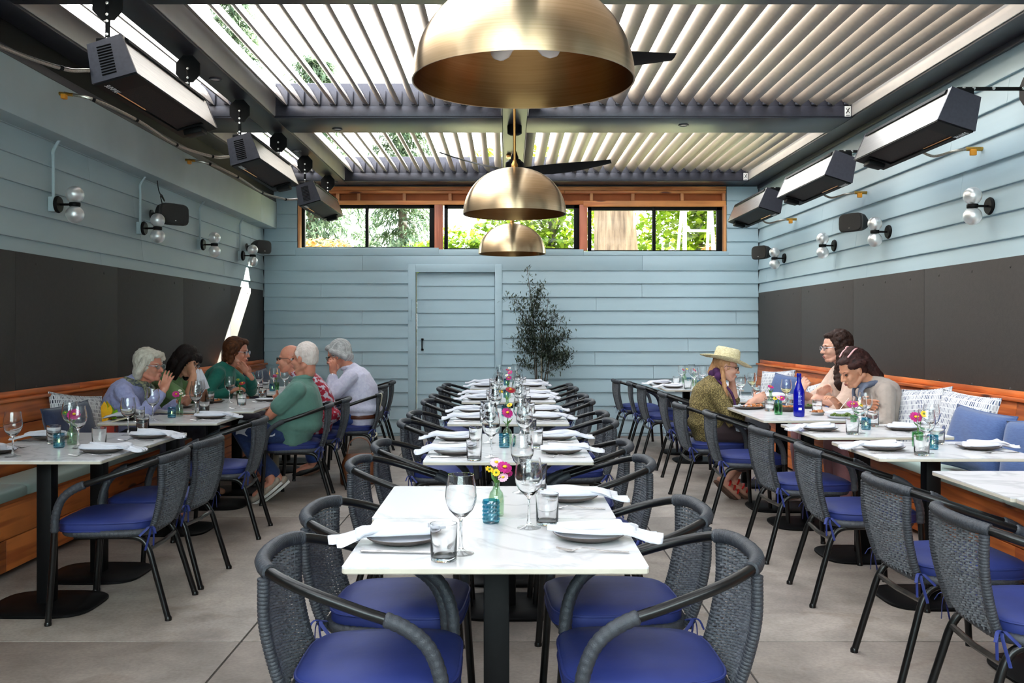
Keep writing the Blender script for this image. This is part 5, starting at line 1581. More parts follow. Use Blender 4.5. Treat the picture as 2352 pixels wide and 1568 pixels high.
    remesh(Bt, .010, 'skirt' if skirt else 'trousers', bottom, t, 6, disp=.005, dscale=.08)
    # hair: grown over the skull in head coordinates
    if hair:
        hm = MB(); hair[0](hm)
        if hm.v:
            hm.v = [tuple(Hm @ Vector(p)) for p in hm.v]
            remesh(hm, .006, 'hair', hair[1], t, 2, disp=.010, dscale=.018)
    ctx = dict(t=t, H=Hm, N=N, C=C, P=P, arms=arms, Mi=Mi, s=s, hadd=hadd, neck=dirv(neck))
    if extras: extras(ctx)
    return t

def glasses(ctx, frame, lens, lw=.021, lh=.017, full=True, zz=.0):
    for q in (1, -1):
        ring = [Vector((.098 - .010 * abs(math.cos(a)) * 0, q * .032 + lw * math.cos(a), zz + lh * math.sin(a))) for a in [2 * math.pi * k / 20 for k in range(21)]]
        m = MB(); m.tube(ring, .0017, 6); ctx['hadd'](m, 'spectacle_rim', frame)
        m = MB(); m.rings([[(x, q * .032 + lw * .97 * math.cos(2 * math.pi * k / 20), zz + lh * .97 * math.sin(2 * math.pi * k / 20)) for k in range(20)] for x in (.0972, .0985)]); ctx['hadd'](m, 'spectacle_lens', lens)
        m = MB(); m.tube([(.097, q * .053, zz + .006), (.06, q * .078, zz + .006), (-.005, q * .084, zz + .004), (-.02, q * .083, zz - .012)], .0020, 6); ctx['hadd'](m, 'spectacle_arm', frame)
    m = MB(); m.tube([(.099, -.012, zz + .003), (.103, 0, zz + .006), (.099, .012, zz + .003)], .0018, 6); ctx['hadd'](m, 'spectacle_bridge', frame)
def watch(ctx, q, strap, dial):
    a = ctx['arms'][q]; d = (a['W'] - a['E']).normalized(); c = a['W'] - d * .018
    u, v = frame_of(d)
    m = MB(); m.tube([c + (u * math.cos(k * math.pi / 10) + v * math.sin(k * math.pi / 10)) * .031 for k in range(21)], .005, 6, flat=2.0); m.build('watch_strap', strap, ctx['t'], 60)
    n = Vector((0, 0, 1)); n = (ctx['Mi'].to_3x3() @ Vector((0, -1, .2))); n = (n - d * n.dot(d)).normalized()
    p, q_ = frame_of(n)
    m = MB(); m.rings([[c + n * z + (p * math.cos(k * math.pi / 8) + q_ * math.sin(k * math.pi / 8)) * r_ for k in range(16)] for z, r_ in ((.028, .017), (.037, .017), (.039, .014))]); m.build('watch_case', dial, ctx['t'], 40)
def scarf(ctx, mt, drop=.34, w_=.035):
    N, C, P = ctx['N'], ctx['C'], ctx['P']
    ring = [N + ctx['neck'] * .015 + Vector((math.cos(a) * .075, math.sin(a) * .078, -.018 * math.cos(a))) for a in [2 * math.pi * k / 22 for k in range(23)]]
    m = MB(); cap_tube(m, ring[:-1], .024, 10); 
    for q in (1, -1):
        pts = smooth_path([N + Vector((.055, q * .055, .0)), C.lerp(N, .4) + Vector((.135, q * .07, 0)), C + Vector((.155, q * .065, -.05)), C.lerp(P, .5) + Vector((.165, q * .06, -drop * .25))], 5)
        cap_tube(m, pts, [w_ * .8] * len(pts), 8, .4)
    remesh(m, .008, 'scarf', mt, ctx['t'], 3, disp=.012, dscale=.03)
def lap_napkin(ctx, c, size=(.30, .30)):
    m = MB(); n = 14; v = []; f = []
    for i in range(n + 1):
        for j in range(n + 1):
            a, b = -1 + 2 * i / n, -1 + 2 * j / n
            v.append((c[0] + a * size[0] / 2, c[1] + b * size[1] / 2, c[2] - .10 * abs(b) ** 3 - .05 * max(0, -a) ** 2 * 0 + .012 * math.sin(a * 6 + b * 3)))
    for i in range(n):
        for j in range(n):
            q = i * (n + 1) + j; f.append((q, q + n + 1, q + n + 2, q + 1))
    K_ = len(v)
    v2 = [(p[0], p[1], p[2] + .004) for p in v]
    f2 = [tuple(i + K_ for i in q) for q in f]; edge = []
    idx = [i * (n + 1) for i in range(n + 1)] + [n * (n + 1) + j for j in range(1, n + 1)] + [i * (n + 1) + n for i in range(n - 1, -1, -1)] + [j for j in range(n - 1, 0, -1)]
    for a, b in zip(idx, idx[1:] + idx[:1]): edge.append((a, b, b + K_, a + K_))
    m.add(v + v2, [q[::-1] for q in f] + f2 + edge)
    wm = ctx['Mi'].inverted()
    o = m.build('lap_napkin', LINEN, None, 60)
    o.parent = ctx['t']

# ---- hair builders (head coordinates: x forward, y left, z up)
def cap_hair(m, lift=.010, front=.0, back=0.0):
    m.ell((-.020 + front, 0, .036), (.092 + lift, .076 + lift, .088 + lift), 22, 14)
    m.ell((-.050 - back, 0, -.005), (.058 + lift, .070 + lift, .075 + lift), 18, 12)
def hair_bob_white(m):
    cap_hair(m, .017, -.018)
    m.ell((.035, 0, .088), (.058, .070, .034), 16, 10)
    for q in (1, -1):
        cap_tube(m, [(.020, q * .080, .055), (-.005, q * .088, .0), (-.030, q * .086, -.05), (-.045, q * .075, -.085)], [.026, .030, .034, .030], 10)
        cap_tube(m, [(.055, q * .055, .085), (.065, q * .068, .055)], [.022, .016], 8)
    cap_tube(m, [(-.09, 0, .0), (-.095, 0, -.06), (-.09, 0, -.11)], [.050, .055, .042], 12)
    for q in (-1, 1): cap_tube(m, [(-.07, q * .05, -.05), (-.075, q * .05, -.115)], [.040, .032], 10)
def hair_long_dark(m):
    cap_hair(m, .016)
    m.ell((.058, 0, .072), (.042, .066, .030), 16, 10)
    for q in (1, -1):
        cap_tube(m, [(.030, q * .078, .055), (.012, q * .090, -.01), (.005, q * .092, -.08), (.0, q * .086, -.16)], [.030, .032, .032, .022], 10)
        cap_tube(m, [(.068, q * .04, .07), (.082, q * .055, .035)], [.026, .013], 8)
    cap_tube(m, [(-.09, 0, .0), (-.10, 0, -.09), (-.095, 0, -.18)], [.055, .06, .04], 12)
    for q in (-1, 1): cap_tube(m, [(-.06, q * .06, -.04), (-.06, q * .065, -.19)], [.042, .034], 10)
def hair_wavy_brown(m):
    cap_hair(m, .018, -.018)
    m.ell((.03, .0, .098), (.062, .066, .030), 16, 10)
    for k in range(9):
        a = R(100 + 20 * k); c_, s_ = math.cos(a), math.sin(a)
        m.ell((c_ * .098 - .005, s_ * .084, -.055 + .01 * (k % 2)), (.034, .034, .045), 10, 8)
        m.ell((c_ * .108 - .005, s_ * .092, -.092 + .012 * ((k + 1) % 3)), (.026, .026, .026), 10, 8)
    for q in (1, -1): cap_tube(m, [(.05, q * .06, .075), (.02, q * .082, .04), (-.02, q * .09, -.01)], [.020, .024, .030], 10)
def hair_short(m):
    m.ell((-.024, 0, .034), (.093, .081, .094), 22, 14); m.ell((-.050, 0, .0), (.060, .074, .066), 18, 12)
    for q in (1, -1): cap_tube(m, [(.018, q * .072, .045), (.010, q * .076, .012)], [.014, .008], 8)
def hair_swept(m):
    cap_hair(m, .012, -.010)
    m.ell((.046, 0, .082), (.048, .062, .030), 16, 10)
    for q in (1, -1): cap_tube(m, [(.035, q * .075, .05), (-.02, q * .086, .01), (-.07, q * .07, -.04)], [.018, .026, .03], 10)
    cap_tube(m, [(-.085, -.03, -.02), (-.09, .0, -.06), (-.085, .03, -.02)], [.034, .038, .034], 10)
def hair_bald_fringe(m):
    for q in (1, -1): cap_tube(m, [(-.02, q * .071, .0), (-.06, q * .062, -.012), (-.095, q * .03, -.018)], [.011, .013, .013], 8)
    cap_tube(m, [(-.095, -.03, -.018), (-.1005, 0, -.02), (-.095, .03, -.018)], [.013, .013, .013], 8)
def hair_curly(m):
    rr = random.Random(8)
    cap_hair(m, .020, -.024)
    for k in range(46):
        a = R(70 + 220 * rr.random()); z = rr.uniform(-.02, .11)
        q = math.sqrt(max(0, 1 - (max(z, .03) - .03) ** 2 / .0115))
        m.ell((math.cos(a) * .104 * q - .02, math.sin(a) * .092 * q, z), (.026, .026, .026), 8, 6)
    for k in range(40):
        a = R(105 + 150 * rr.random()); z = rr.uniform(-.34, -.02)
        m.ell((math.cos(a) * .085 - .03 + rr.uniform(-.01, .01), math.sin(a) * .085, z), (.034, .030, .042), 8, 6)
    for k in range(22):
        u = k / 21; m.ell((-.045 + .035 * math.sin(k * 2.1) + .075 * u, .085 + .06 * u + .015 * math.cos(k * 1.7), -.03 - .27 * u), (.048, .038, .038), 8, 6)
    m.ell((.034, 0, .094), (.044, .058, .026), 12, 8)
def hair_clip_long(m):
    cap_hair(m, .008, -.014)
    m.ell((.026, 0, .086), (.048, .060, .028), 16, 10)
    m.ell((-.045, 0, .115), (.055, .050, .036), 14, 10)
    for q in (1, -1): cap_tube(m, [(.04, q * .068, .05), (-.02, q * .080, .045), (-.06, q * .07, .03)], [.022, .026, .03], 10)
    cap_tube(m, smooth_path([(-.06, 0, .11), (-.115, 0, .05), (-.14, 0, -.06), (-.15, .0, -.18), (-.155, .0, -.30)], 3), [.05 + .0 * k for k in range(13)], 12)
    for q in (-1, 1): cap_tube(m, [(-.10, q * .04, .02), (-.135, q * .05, -.12), (-.145, q * .04, -.27)], [.04, .042, .022], 10)
def hair_under_hat(m):
    m.ell((-.022, 0, .02), (.094, .080, .085), 20, 12)
    cap_tube(m, [(-.08, 0, .0), (-.09, 0, -.07)], [.04, .045], 10)
    cap_tube(m, smooth_path([(-.03, -.078, -.03), (.0, -.098, -.12), (.035, -.112, -.22), (.06, -.110, -.34), (.07, -.10, -.42)], 3), [.022] * 13, 9, .8)

WHTH = hairmat('silver white hair', srgb(226, 220, 206), srgb(184, 174, 158)); GRYH = hairmat('grey hair', srgb(206, 206, 204), srgb(150, 150, 150)); DRKH = hairmat('near black hair', srgb(34, 24, 22), srgb(20, 14, 14))
BRNH = hairmat('auburn brown hair', srgb(104, 60, 34), srgb(48, 26, 18)); CURH = hairmat('dark brown curls', srgb(58, 36, 28), srgb(28, 18, 16)); FAIRW = hairmat('thin white hair', srgb(236, 226, 220), srgb(214, 196, 188)); BLND = hairmat('fair long hair', srgb(206, 160, 118), srgb(166, 116, 78)); WINEH = hairmat('dark wine brown hair', srgb(64, 34, 30), srgb(28, 18, 18))
LAV = cloth('lavender linen', srgb(170, 174, 216), srgb(150, 154, 202), 40, .4, 60); TEE = cloth('sage green jersey', srgb(102, 134, 84), srgb(88, 120, 72)); TEALC = cloth('teal knit', srgb(28, 122, 106), srgb(20, 102, 90)); POLO = cloth('grey green polo', srgb(96, 136, 124), srgb(82, 120, 110)); LINW = cloth('pale lilac white linen', srgb(216, 214, 232), srgb(200, 198, 222), 40, .4, 60)
FLOR = mat('red floral shirt print', srgb(170, 26, 54), .8, c2=srgb(206, 198, 214), scale=24, contrast=(.50, .58), detail=2); OLIV = mat('olive gold boucle knit', srgb(86, 74, 40), .9, c2=srgb(158, 140, 90), scale=120, contrast=(.45, .62), bump=.8, bscale=140)
BEIG = cloth('beige shawl knit', srgb(212, 186, 170), srgb(198, 170, 154)); TAUP = cloth('taupe knit', srgb(168, 156, 148), srgb(152, 140, 132))
JEAN = cloth('dark blue denim', srgb(34, 56, 104), srgb(24, 42, 84), 60); CHIN = cloth('blue chinos', srgb(64, 92, 164), srgb(54, 80, 148)); KHAK = cloth('khaki cotton', srgb(176, 164, 140), srgb(160, 148, 124)); BRWN = cloth('dark brown skirt cloth', srgb(62, 46, 50), srgb(50, 36, 40)); ROSE = cloth('dusty rose cloth', srgb(168, 120, 124), srgb(150, 104, 110)); CHAR = cloth('charcoal print cloth', srgb(60, 58, 70), srgb(42, 40, 52), 40)
SNEAK = mat('beige knit sneaker', srgb(182, 168, 152), .8, c2=srgb(166, 150, 134), scale=90, bump=.3); SOLEW = mat('white rubber sole', srgb(222, 220, 214), .6, c2=srgb(206, 204, 198), scale=20); REDL = mat('red leather sandal', srgb(196, 26, 24), .4, c2=srgb(176, 20, 20), scale=20); SOLEB = mat('brown cork sole', srgb(104, 74, 58), .8, c2=srgb(84, 58, 46), scale=60); BLSH = mat('black shoe leather', srgb(26, 24, 24), .4, c2=srgb(34, 32, 32), scale=20)
SCGR = mat('speckled grey green scarf', srgb(70, 76, 84), .9, c2=srgb(150, 150, 116), scale=50, contrast=(.4, .6)); SCPU = mat('purple scarf', srgb(82, 40, 92), .85, c2=srgb(58, 26, 70), scale=20); SCGY = mat('grey blue scarf', srgb(110, 118, 138), .9, c2=srgb(74, 80, 98), scale=14); STRAW = mat('woven straw', srgb(226, 216, 180), .8, c2=srgb(200, 188, 146), scale=60, stretch=(1, 1, 3), bump=.7, bscale=70, contrast=(.4, .6)); TORT = mat('tortoiseshell frame', srgb(60, 36, 26), .3, c2=srgb(30, 18, 14), scale=60); SILV = mat('silver wire', srgb(200, 200, 204), .25, .9, c2=srgb(180, 180, 186), scale=10); PCLIP = mat('pink hair claw', srgb(232, 176, 176), .35, c2=srgb(224, 164, 166), scale=10); LEATH = mat('brown leather belt', srgb(92, 44, 26), .5, c2=srgb(74, 34, 20), scale=30)

# --- left bench: three women facing the room
person('woman with white bob in lavender linen shirt and speckled scarf, raising a hand', (-2.83, 6.78), 0, .488, SKIN4, LAV, CHAR, .95, 15, 22, 40, .86, (-18, 4, 0), .165, .02, 'long',
       {-1: dict(w=(-2.43, 6.60, .90), pole=(-.2, -.6, -1), d=(.35, .0, 1), a=(-.9, .2, .2), n=(.8, .3, .1), curl=.18, spread=2.2), 1: dict(w=(-2.44, 6.95, .80), pole=(-.2, .5, -1), curl=.6)}, hair=(hair_bob_white, WHTH),
       extras=lambda c: (glasses(c, SILV, LENSC), scarf(c, SCGR)), topd=.006)
def hold_napkin(c):
    m = MB(); W = c['arms'][-1]['W']
    rings = []
    for i in range(9):
        u = i / 8; r_ = .016 + .05 * u ** .8
        rings.append([Vector((W.x + .03 + .0 * u, W.y + .02, W.z + .04 - .15 * u)) + Vector((math.cos(a) * r_ * (1 + .35 * math.sin(a * 4)), math.sin(a) * r_ * (1 + .3 * math.cos(a * 5)), .01 * math.sin(3 * a))) for a in [2 * math.pi * k / 26 for k in range(26)]])
    m.rings(rings); m.build('held_napkin', LINEN, c['t'], 70)
person('woman with long dark hair and fringe in green T-shirt, napkin held to mouth', (-2.82, 7.42), 0, .488, SKIN3, TEE, CHAR, .96, 20, 20, 42, .90, (-14, 26, 0), .165, .02, 'short',
       {-1: dict(w=(-2.445, 7.30, .985), pole=(.4, -.5, -1), d=(-.25, .15, .5), a=(-.6, .3, .5), n=(-.5, .5, -.3), curl=.8), 1: dict(w=(-2.42, 7.46, .90), pole=(.3, .6, -1), d=(.1, -.5, .6), a=(-.6, .1, .5), n=(-.2, -.9, 0), curl=.9)}, hair=(hair_long_dark, DRKH),
       extras=lambda c: (glasses(c, TORT, LENSC), hold_napkin(c)))
def bracelet(c):
    a = c['arms'][1]; d = (a['W'] - a['E']).normalized(); p = a['W'] - d * .02; u, v = frame_of(d)
    for k in range(2):
        m = MB(); m.tube([p - d * .014 * k + (u * math.cos(q * math.pi / 10) + v * math.sin(q * math.pi / 10)) * .031 for q in range(21)], .0035, 6); m.build('bracelet', SILV, c['t'], 60)
person('woman with auburn hair in teal sweater, chin resting on her hand', (-2.66, 8.42), 0, .488, SKIN4, TEALC, CHAR, .98, 14, 18, 36, .92, (-8, 6, 0), .17, .03, 'long',
       {1: dict(w=(-2.30, 8.36, .93), pole=(.8, .3, -1), d=(-.55, -.1, .8), a=(.2, -.3, .9), n=(-.6, 0, -.6), curl=.35), -1: dict(w=(-2.44, 8.22, .795), pole=(-.2, -.6, -1), curl=.6)}, hair=(hair_wavy_brown, BRNH),
       extras=lambda c: (glasses(c, SILV, LENSC), bracelet(c)))

# --- men on the chairs opposite
def polo_extra(c): lap_napkin(c, (.26, .02, .63), (.30, .34))
person('man with cropped white hair in grey-green polo and jeans, arms folded', (-1.67, 7.36), 180, .44, SKIN4, POLO, JEAN, 1.05, -14, 10, -4, .76, (-22, 4, 0), .18, .06, 'short',
       {1: dict(w=(-1.86, 7.46, .74), pole=(.8, .7, -1), d=(-.1, -1, .25), a=(.2, .2, 1), n=(-1, 0, 0), curl=.35), -1: dict(w=(-1.80, 7.38, .80), pole=(.6, -.8, -1), d=(.1, 1, -.1), a=(.2, 0, 1), n=(-1, 0, 0), curl=.45)},
       legs={1: ((.40, .12, .52), (.12, .03, .17)), -1: ((.40, -.10, .52), (.16, .10, .17)), ('f', 1): (.75, .25, -.62), ('f', -1): (.75, .2, -.62)}, shoe=(SNEAK, SOLEW), hair=(hair_short, FAIRW), extras=polo_extra, collar=True)
person('bald man in wraparound sunglasses and red floral shirt leaning over the table', (-1.62, 7.98), 180, .46, SKIN4, FLOR, KHAK, 1.0, 16, 16, 34, .84, (0, 2, 0), .178, .05, 'short', {1: dict(w=(-1.86, 7.88, .66), curl=.5), -1: dict(w=(-1.88, 8.08, .66), curl=.5)},
       shoe=(BLSH, SOLEB), hair=(hair_bald_fringe, GRYH), extras=lambda c: glasses(c, BLACKP, LENSD, .027, .014, True, .004), collar=True)
def belt(c):
    P = c['P']; m = MB(); m.tube([P + Vector((math.cos(a) * .152, math.sin(a) * .192, -.018)) for a in [2 * math.pi * k / 32 for k in range(33)]], .011, 6, flat=1.8); m.build('belt', LEATH, c['t'], 60)
    watch(c, 1, SOLEW, SILV); glasses(c, TORT, LENSC); lap_napkin(c, (.24, .04, .62), (.30, .34))
person('man with swept grey hair in pale linen shirt, hand to face, white watch', (-1.36, 8.70), 180, .45, SKIN4, LINW, CHIN, 1.07, 6, 22, 40, .80, (-6, 20, 0), .18, .04, 'long',
       {1: dict(w=(-1.58, 8.52, .93), pole=(.7, .35, -1), d=(.02, .25, 1), a=(-.6, -.5, .2), n=(-.3, -.8, 0), curl=1.0), -1: dict(w=(-1.80, 8.86, .79), curl=.6)}, shoe=(BLSH, SOLEB), hair=(hair_swept, GRYH), extras=belt, long_top=.075, topd=.006, collar=True)

# --- right-hand table: straw hat on the chair side, two women on the bench
def hat(c):
    m = MB()
    def orng(r_, z, sq=1.0, dz=0):
        return [(math.cos(a) * r_ * 1.10 - .008, math.sin(a) * r_ * sq, z + dz * math.sin(a) ** 2 - (.018 * max(0, math.cos(a)) ** 2 if r_ > .14 else 0)) for a in [2 * math.pi * k / 48 for k in range(48)]]
    crown = [orng(.098, .048), orng(.097, .06), orng(.094, .10), orng(.089, .135, .95), orng(.076, .152, .86), orng(.045, .154, .72), orng(.012, .146, .6)]
    brim = [orng(.012, .140, .6), orng(.045, .148, .72), orng(.073, .147, .86), orng(.086, .131, .95), orng(.092, .09), orng(.096, .052), orng(.102, .044), orng(.15, .040, 1, .012), orng(.195, .046, 1, .03), orng(.197, .051, 1, .03), orng(.15, .045, 1, .012), orng(.104, .049)]
    m.rings(brim + crown); ob = c['hadd'](m, 'straw_hat', STRAW)
    m = MB(); m.rings([[(p[0] * 1.012, p[1] * 1.012, p[2]) for p in orng(.099, z)] for z in (.050, .062)], False); c['hadd'](m, 'hat_band', STRAW)
    m = MB(); m.box((.05, -.094, .054), (.018, .004, .007), (0, 0, R(-18))); c['hadd'](m, 'hat_badge', TORT)
    m = MB(); m.ell((-.07, -.05, -.06), (.035, .03, .035), 10, 8); m.ell((-.09, -.01, -.08), (.04, .05, .04), 10, 8); m.ell((-.05, -.07, -.09), (.03, .03, .04), 10, 8); c['hadd'](m, 'hair_scarf', SCPU)
    N, C = c['N'], c['C']; m = MB(); cap_tube(m, smooth_path([N + Vector((.03, -.06, .02)), C + Vector((.15, -.10, .0)), C + Vector((.20, -.09, -.18))], 5), .026, 8, .4); m.build('scarf_tail', SCPU, c['t'], 60)
    glasses(c, TORT, LENSD)
    lap_napkin(c, (.30, -.02, .665), (.26, .36))
    for q in (1, -1):
        m = MB(); an = LEGH[q][1]; fd = Vector(LEGH[('f', q)]).normalized(); up = (Vector((0, 0, 1)) - fd * fd.z).normalized(); sd_ = fd.cross(up)
        for k, (o, r_) in enumerate(((.02, .043), (.075, .042), (.12, .040))):
            b = Vector(an) + fd * o + Vector((0, 0, -.03))
            m = MB(); m.tube([b + (sd_ * math.cos(a) + up * math.sin(a)) * r_ for a in [math.pi * k_ / 10 for k_ in range(11)]], .012, 6, flat=.4); m.build('sandal_strap', REDL, c['t'], 60)
LEGH = {1: ((.42, .09, .53), (.20, .02, .16)), -1: ((.41, -.09, .53), (.12, -.03, .16)), ('f', 1): (.7, .1, -.6), ('f', -1): (.7, .25, -.68)}
person('woman in wide straw hat and olive knit top, eating, red sandals', (1.59, 7.40), 0, .455, SKIN2, OLIV, BRWN, .97, -2, 22, 38, .78, (-8, 12, 0), .165, .02, 'elbow',
       {-1: dict(w=(1.90, 7.22, .79), pole=(-.3, -.3, -1), d=(.8, .1, .35), a=(0, .4, .9), n=(0, .9, -.3), curl=1.0), 1: dict(w=(1.80, 7.50, .93), pole=(.6, .4, -1), d=(-.1, -.25, 1), a=(-.7, -.3, 0), n=(-.8, -.3, 0), curl=.8)}, legs=LEGH, shoe=(SKIN2, SOLEB), hair=(hair_under_hat, BLND), extras=hat, skirt=.55, topd=.006)
def shawl_extra(c):
    glasses(c, SILV, LENSC); N, C, P = c['N'], c['C'], c['P']; m = MB()
    for q in (1, -1):
        E, W, S = c['arms'][q]['E'], c['arms'][q]['W'], c['arms'][q]['S']
        cap_tube(m, [S + Vector((0, 0, .005)), S.lerp(E, .6) + Vector((0, 0, -.02)), E.lerp(W, .3) + Vector((0, 0, -.03))], [.072, .085, .075], 14)
    m.ell(C + Vector((-.02, 0, -.04)), (.16, .22, .20), 20, 12)
    remesh(m, .009, 'shawl', BEIG, c['t'], 6, disp=.016, dscale=.07)
person('woman with long dark curls and glasses in beige shawl, seated on bench', (2.76, 7.42), 180, .488, SKIN2, BEIG, ROSE, 1.0, 8, 12, 26, .95, (4, 6, 0), .168, 0.0, 'elbow',
       {1: dict(w=(2.38, 7.20, .82), pole=(.0, .5, -1), d=(-.6, .0, .55), a=(0, .3, .9), n=(0, .8, -.2), curl=.9), -1: dict(w=(2.34, 7.50, .84), pole=(0, -.5, -1), d=(-.5, 0, .8), a=(.2, -.3, .8), n=(.3, -.6, 0), curl=.8)}, hair=(hair_curly, CURH), extras=shawl_extra)
def clip_extra(c):
    for q in (-1, 1):
        m = MB(); cap_tube(m, smooth_path([(-.10, q * .02, .125), (-.045, q * .055, .138), (.015, q * .05, .115)], 4), [.006] * 9, 8); c['hadd'](m, 'hair_claw', PCLIP)
    m = MB(); m.tube([Vector((-.045, 0, .150)) + Vector((math.cos(a) * .014, -.012, math.sin(a) * .012 + .002)) for a in [2 * math.pi * k / 16 for k in range(17)]], .005, 8); c['hadd'](m, 'claw_loop', PCLIP)
    scarf(c, SCGY, .5, .04)
    m = MB(); W = c['arms'][1]['W']; d = Vector((.55, -.1, -.75)); m.tube([W + Vector((.09, 0, .02)) - d * .04, W + Vector((.09, 0, .02)) + d * .10], [.004, .006], 8, flat=.5); m.build('held_spoon', CUTL, c['t'], 60)
person('woman with dark hair in pink claw clip, taupe top, bending over her plate', (2.80, 6.76), 180, .488, SKIN3, TAUP, ROSE, 1.0, 20, 22, 54, .82, (14, 28, 0), .172, 0.0, 'elbow',
       {1: dict(w=(2.46, 6.56, .81), pole=(.1, .5, -1), d=(-.9, .1, .05), a=(0, .2, .9), n=(0, .6, -.6), curl=.9), -1: dict(w=(2.44, 6.92, .79), pole=(0, -.5, -1), curl=.7)}, hair=(hair_clip_long, WINEH), extras=clip_extra, topd=.006)
# ================================================================ olive tree by the back wall
OLEAF = mat('grey green olive leaf', srgb(74, 86, 66), 0.55, c2=srgb(40, 52, 40), scale=30)
BARK = mat('grey brown bark', srgb(104, 92, 80), 0.85, c2=srgb(70, 60, 52), scale=14, stretch=(1, 1, .3), bump=.5, bscale=40)
TERRA = mat('dark planter', srgb(52, 54, 58), 0.6, c2=srgb(44, 46, 50), scale=12)
SOIL = mat('potting soil', srgb(48, 36, 28), 0.95, c2=srgb(34, 26, 20), scale=40, bump=.6)
STAKE = mat('pale stake', srgb(176, 168, 150), 0.7, c2=srgb(150, 142, 124), scale=20)
rt = random.Random(12)
ot = empty('olive_tree', (.40, 11.36, 0), 0, 'slender potted olive tree with staked stems against the back wall', 'potted tree')
m = MB(); m.lathe([(0, 0), (.15, 0), (.16, .02), (.20, .34), (.205, .36), (.19, .36), (.18, .33), (0, .33)], 32); m.build('planter', TERRA, ot)
m = MB(); m.lathe([(0, .335), (.10, .34), (.18, .332)], 24); m.build('soil', SOIL, ot)
m = MB(); m.tube([(.012, -.03, .3), (.012, -.035, 1.30)], .008, 8); m.build('stake', STAKE, ot)
stems = []
def grow(p0, p1, bend, r0, n=7):
    P0, P1 = Vector(p0), Vector(p1)
    pts = [P0.lerp(P1, i / n) + Vector((bend[0] * math.sin(math.pi * i / n), bend[1] * math.sin(math.pi * i / n), 0)) for i in range(n + 1)]
    stems.append(pts)
    m = MB(); m.tube(pts, [r0 * (1 - .75 * i / n) for i in range(n + 1)], 6); m.build('stem', BARK, ot)
    return pts
S = [grow((-.03, 0, .33), (-.16, -.03, 2.08), (.03, .02), .012), grow((.02, .02, .33), (.10, .0, 1.72), (-.03, 0), .011), grow((0, -.02, .33), (.25, -.02, 1.45), (-.04, 0), .010), grow((-.02, .02, .33), (-.08, -.02, 1.55), (-.02, 0), .010), grow((.03, 0, .33), (.14, -.05, 1.2), (0, -.03), .008)]
subs = []
for (i, k, d) in ((0, 4, (-.27, -.02, .42)), (0, 5, (.12, -.02, .30)), (1, 4, (.14, -.02, .45)), (1, 5, (-.14, -.03, .30)), (2, 4, (.20, -.05, .05)), (2, 5, (.16, -.03, .16)), (3, 4, (-.22, -.03, .15)), (3, 5, (-.12, -.03, .22)), (2, 3, (.24, -.06, .12)), (1, 3, (.02, -.08, .25)), (4, 5, (.22, -.05, .10)), (3, 3, (-.18, -.05, .10)), (0, 3, (-.16, -.06, .25)), (4, 2, (.26, -.04, -.16)), (4, 6, (-.10, -.06, .2))):
    b = S[i][k]; subs.append(grow(b, b + Vector(d), (0, -.02), .005, 5))
m = MB()
def oleaf(m, p, d, L, w_):
    d = d.normalized(); a, b = frame_of(d); P = Vector(p)
    v = [P, P + d * L * .5 + a * w_ + b * w_ * .3, P + d * L, P + d * L * .5 - a * w_ + b * w_ * .3]
    m.add(v + [q - b * .0008 for q in v], [(0, 1, 2, 3), (7, 6, 5, 4)])
for pts in stems:
    z0 = .55
    for i in range(len(pts) - 1):
        n = 60 if pts in subs else 34
        for q in range(n):
            p = pts[i].lerp(pts[i + 1], rt.random())
            if p.z < .62 or (p.z < .9 and rt.random() < .75): continue
            d = Vector((rt.gauss(0, 1), rt.gauss(0, .6), rt.gauss(.5, .8)))
            off = Vector((rt.gauss(0, .05), rt.gauss(0, .04), rt.gauss(0, .04)))
            if (p + off).y > .36: off.y = 0
            oleaf(m, p + off, d, rt.uniform(.038, .068), rt.uniform(.006, .0095))
m.v = [(x, min(y, .36), z) for x, y, z in m.v]
lf = m.build('foliage', OLEAF, ot, 0); lf['kind'] = 'stuff'

# ================================================================ the garden outside
GRND = mat('garden ground', srgb(150, 140, 100), 0.9, c2=srgb(110, 116, 70), scale=2)
m = MB(); m.span((-40, WB + .35, -.3), (40, 60, -.02)); m.build('ground', GRND, kind='structure', smooth=0)
def leafmat(name, a, b, tr):
    m = bpy.data.materials.new(name); m.use_nodes = True
    nt = m.node_tree; N = nt.nodes; L = nt.links; out = N['Material Output']; N.remove(N['Principled BSDF'])
    geo = N.new('ShaderNodeNewGeometry'); cr = N.new('ShaderNodeValToRGB'); cr.color_ramp.elements[0].color = a; cr.color_ramp.elements[1].color = b
    L.new(geo.outputs['Random Per Island'], cr.inputs[0])
    d = N.new('ShaderNodeBsdfDiffuse'); t_ = N.new('ShaderNodeBsdfTranslucent'); mx = N.new('ShaderNodeMixShader'); mx.inputs[0].default_value = tr
    L.new(cr.outputs[0], d.inputs[0]); L.new(cr.outputs[0], t_.inputs[0]); L.new(d.outputs[0], mx.inputs[1]); L.new(t_.outputs[0], mx.inputs[2]); L.new(mx.outputs[0], out.inputs[0])
    MATS[name] = m; return m
LGRN = leafmat('bright yellow green leaves', srgb(98, 136, 34), srgb(176, 194, 72), .5)
LMID = leafmat('mid green leaves', srgb(64, 98, 42), srgb(120, 146, 62), .45)
LCON = leafmat('blue green conifer needles', srgb(74, 98, 80), srgb(136, 152, 124), .35)
LAUT = leafmat('russet tinged leaves', srgb(170, 150, 92), srgb(196, 140, 96), .5)
TRUNK = mat('pale oak bark', srgb(150, 126, 106), 0.9, c2=srgb(84, 66, 54), scale=5, stretch=(3, 3, .35), bump=1.0, bscale=18, detail=8)
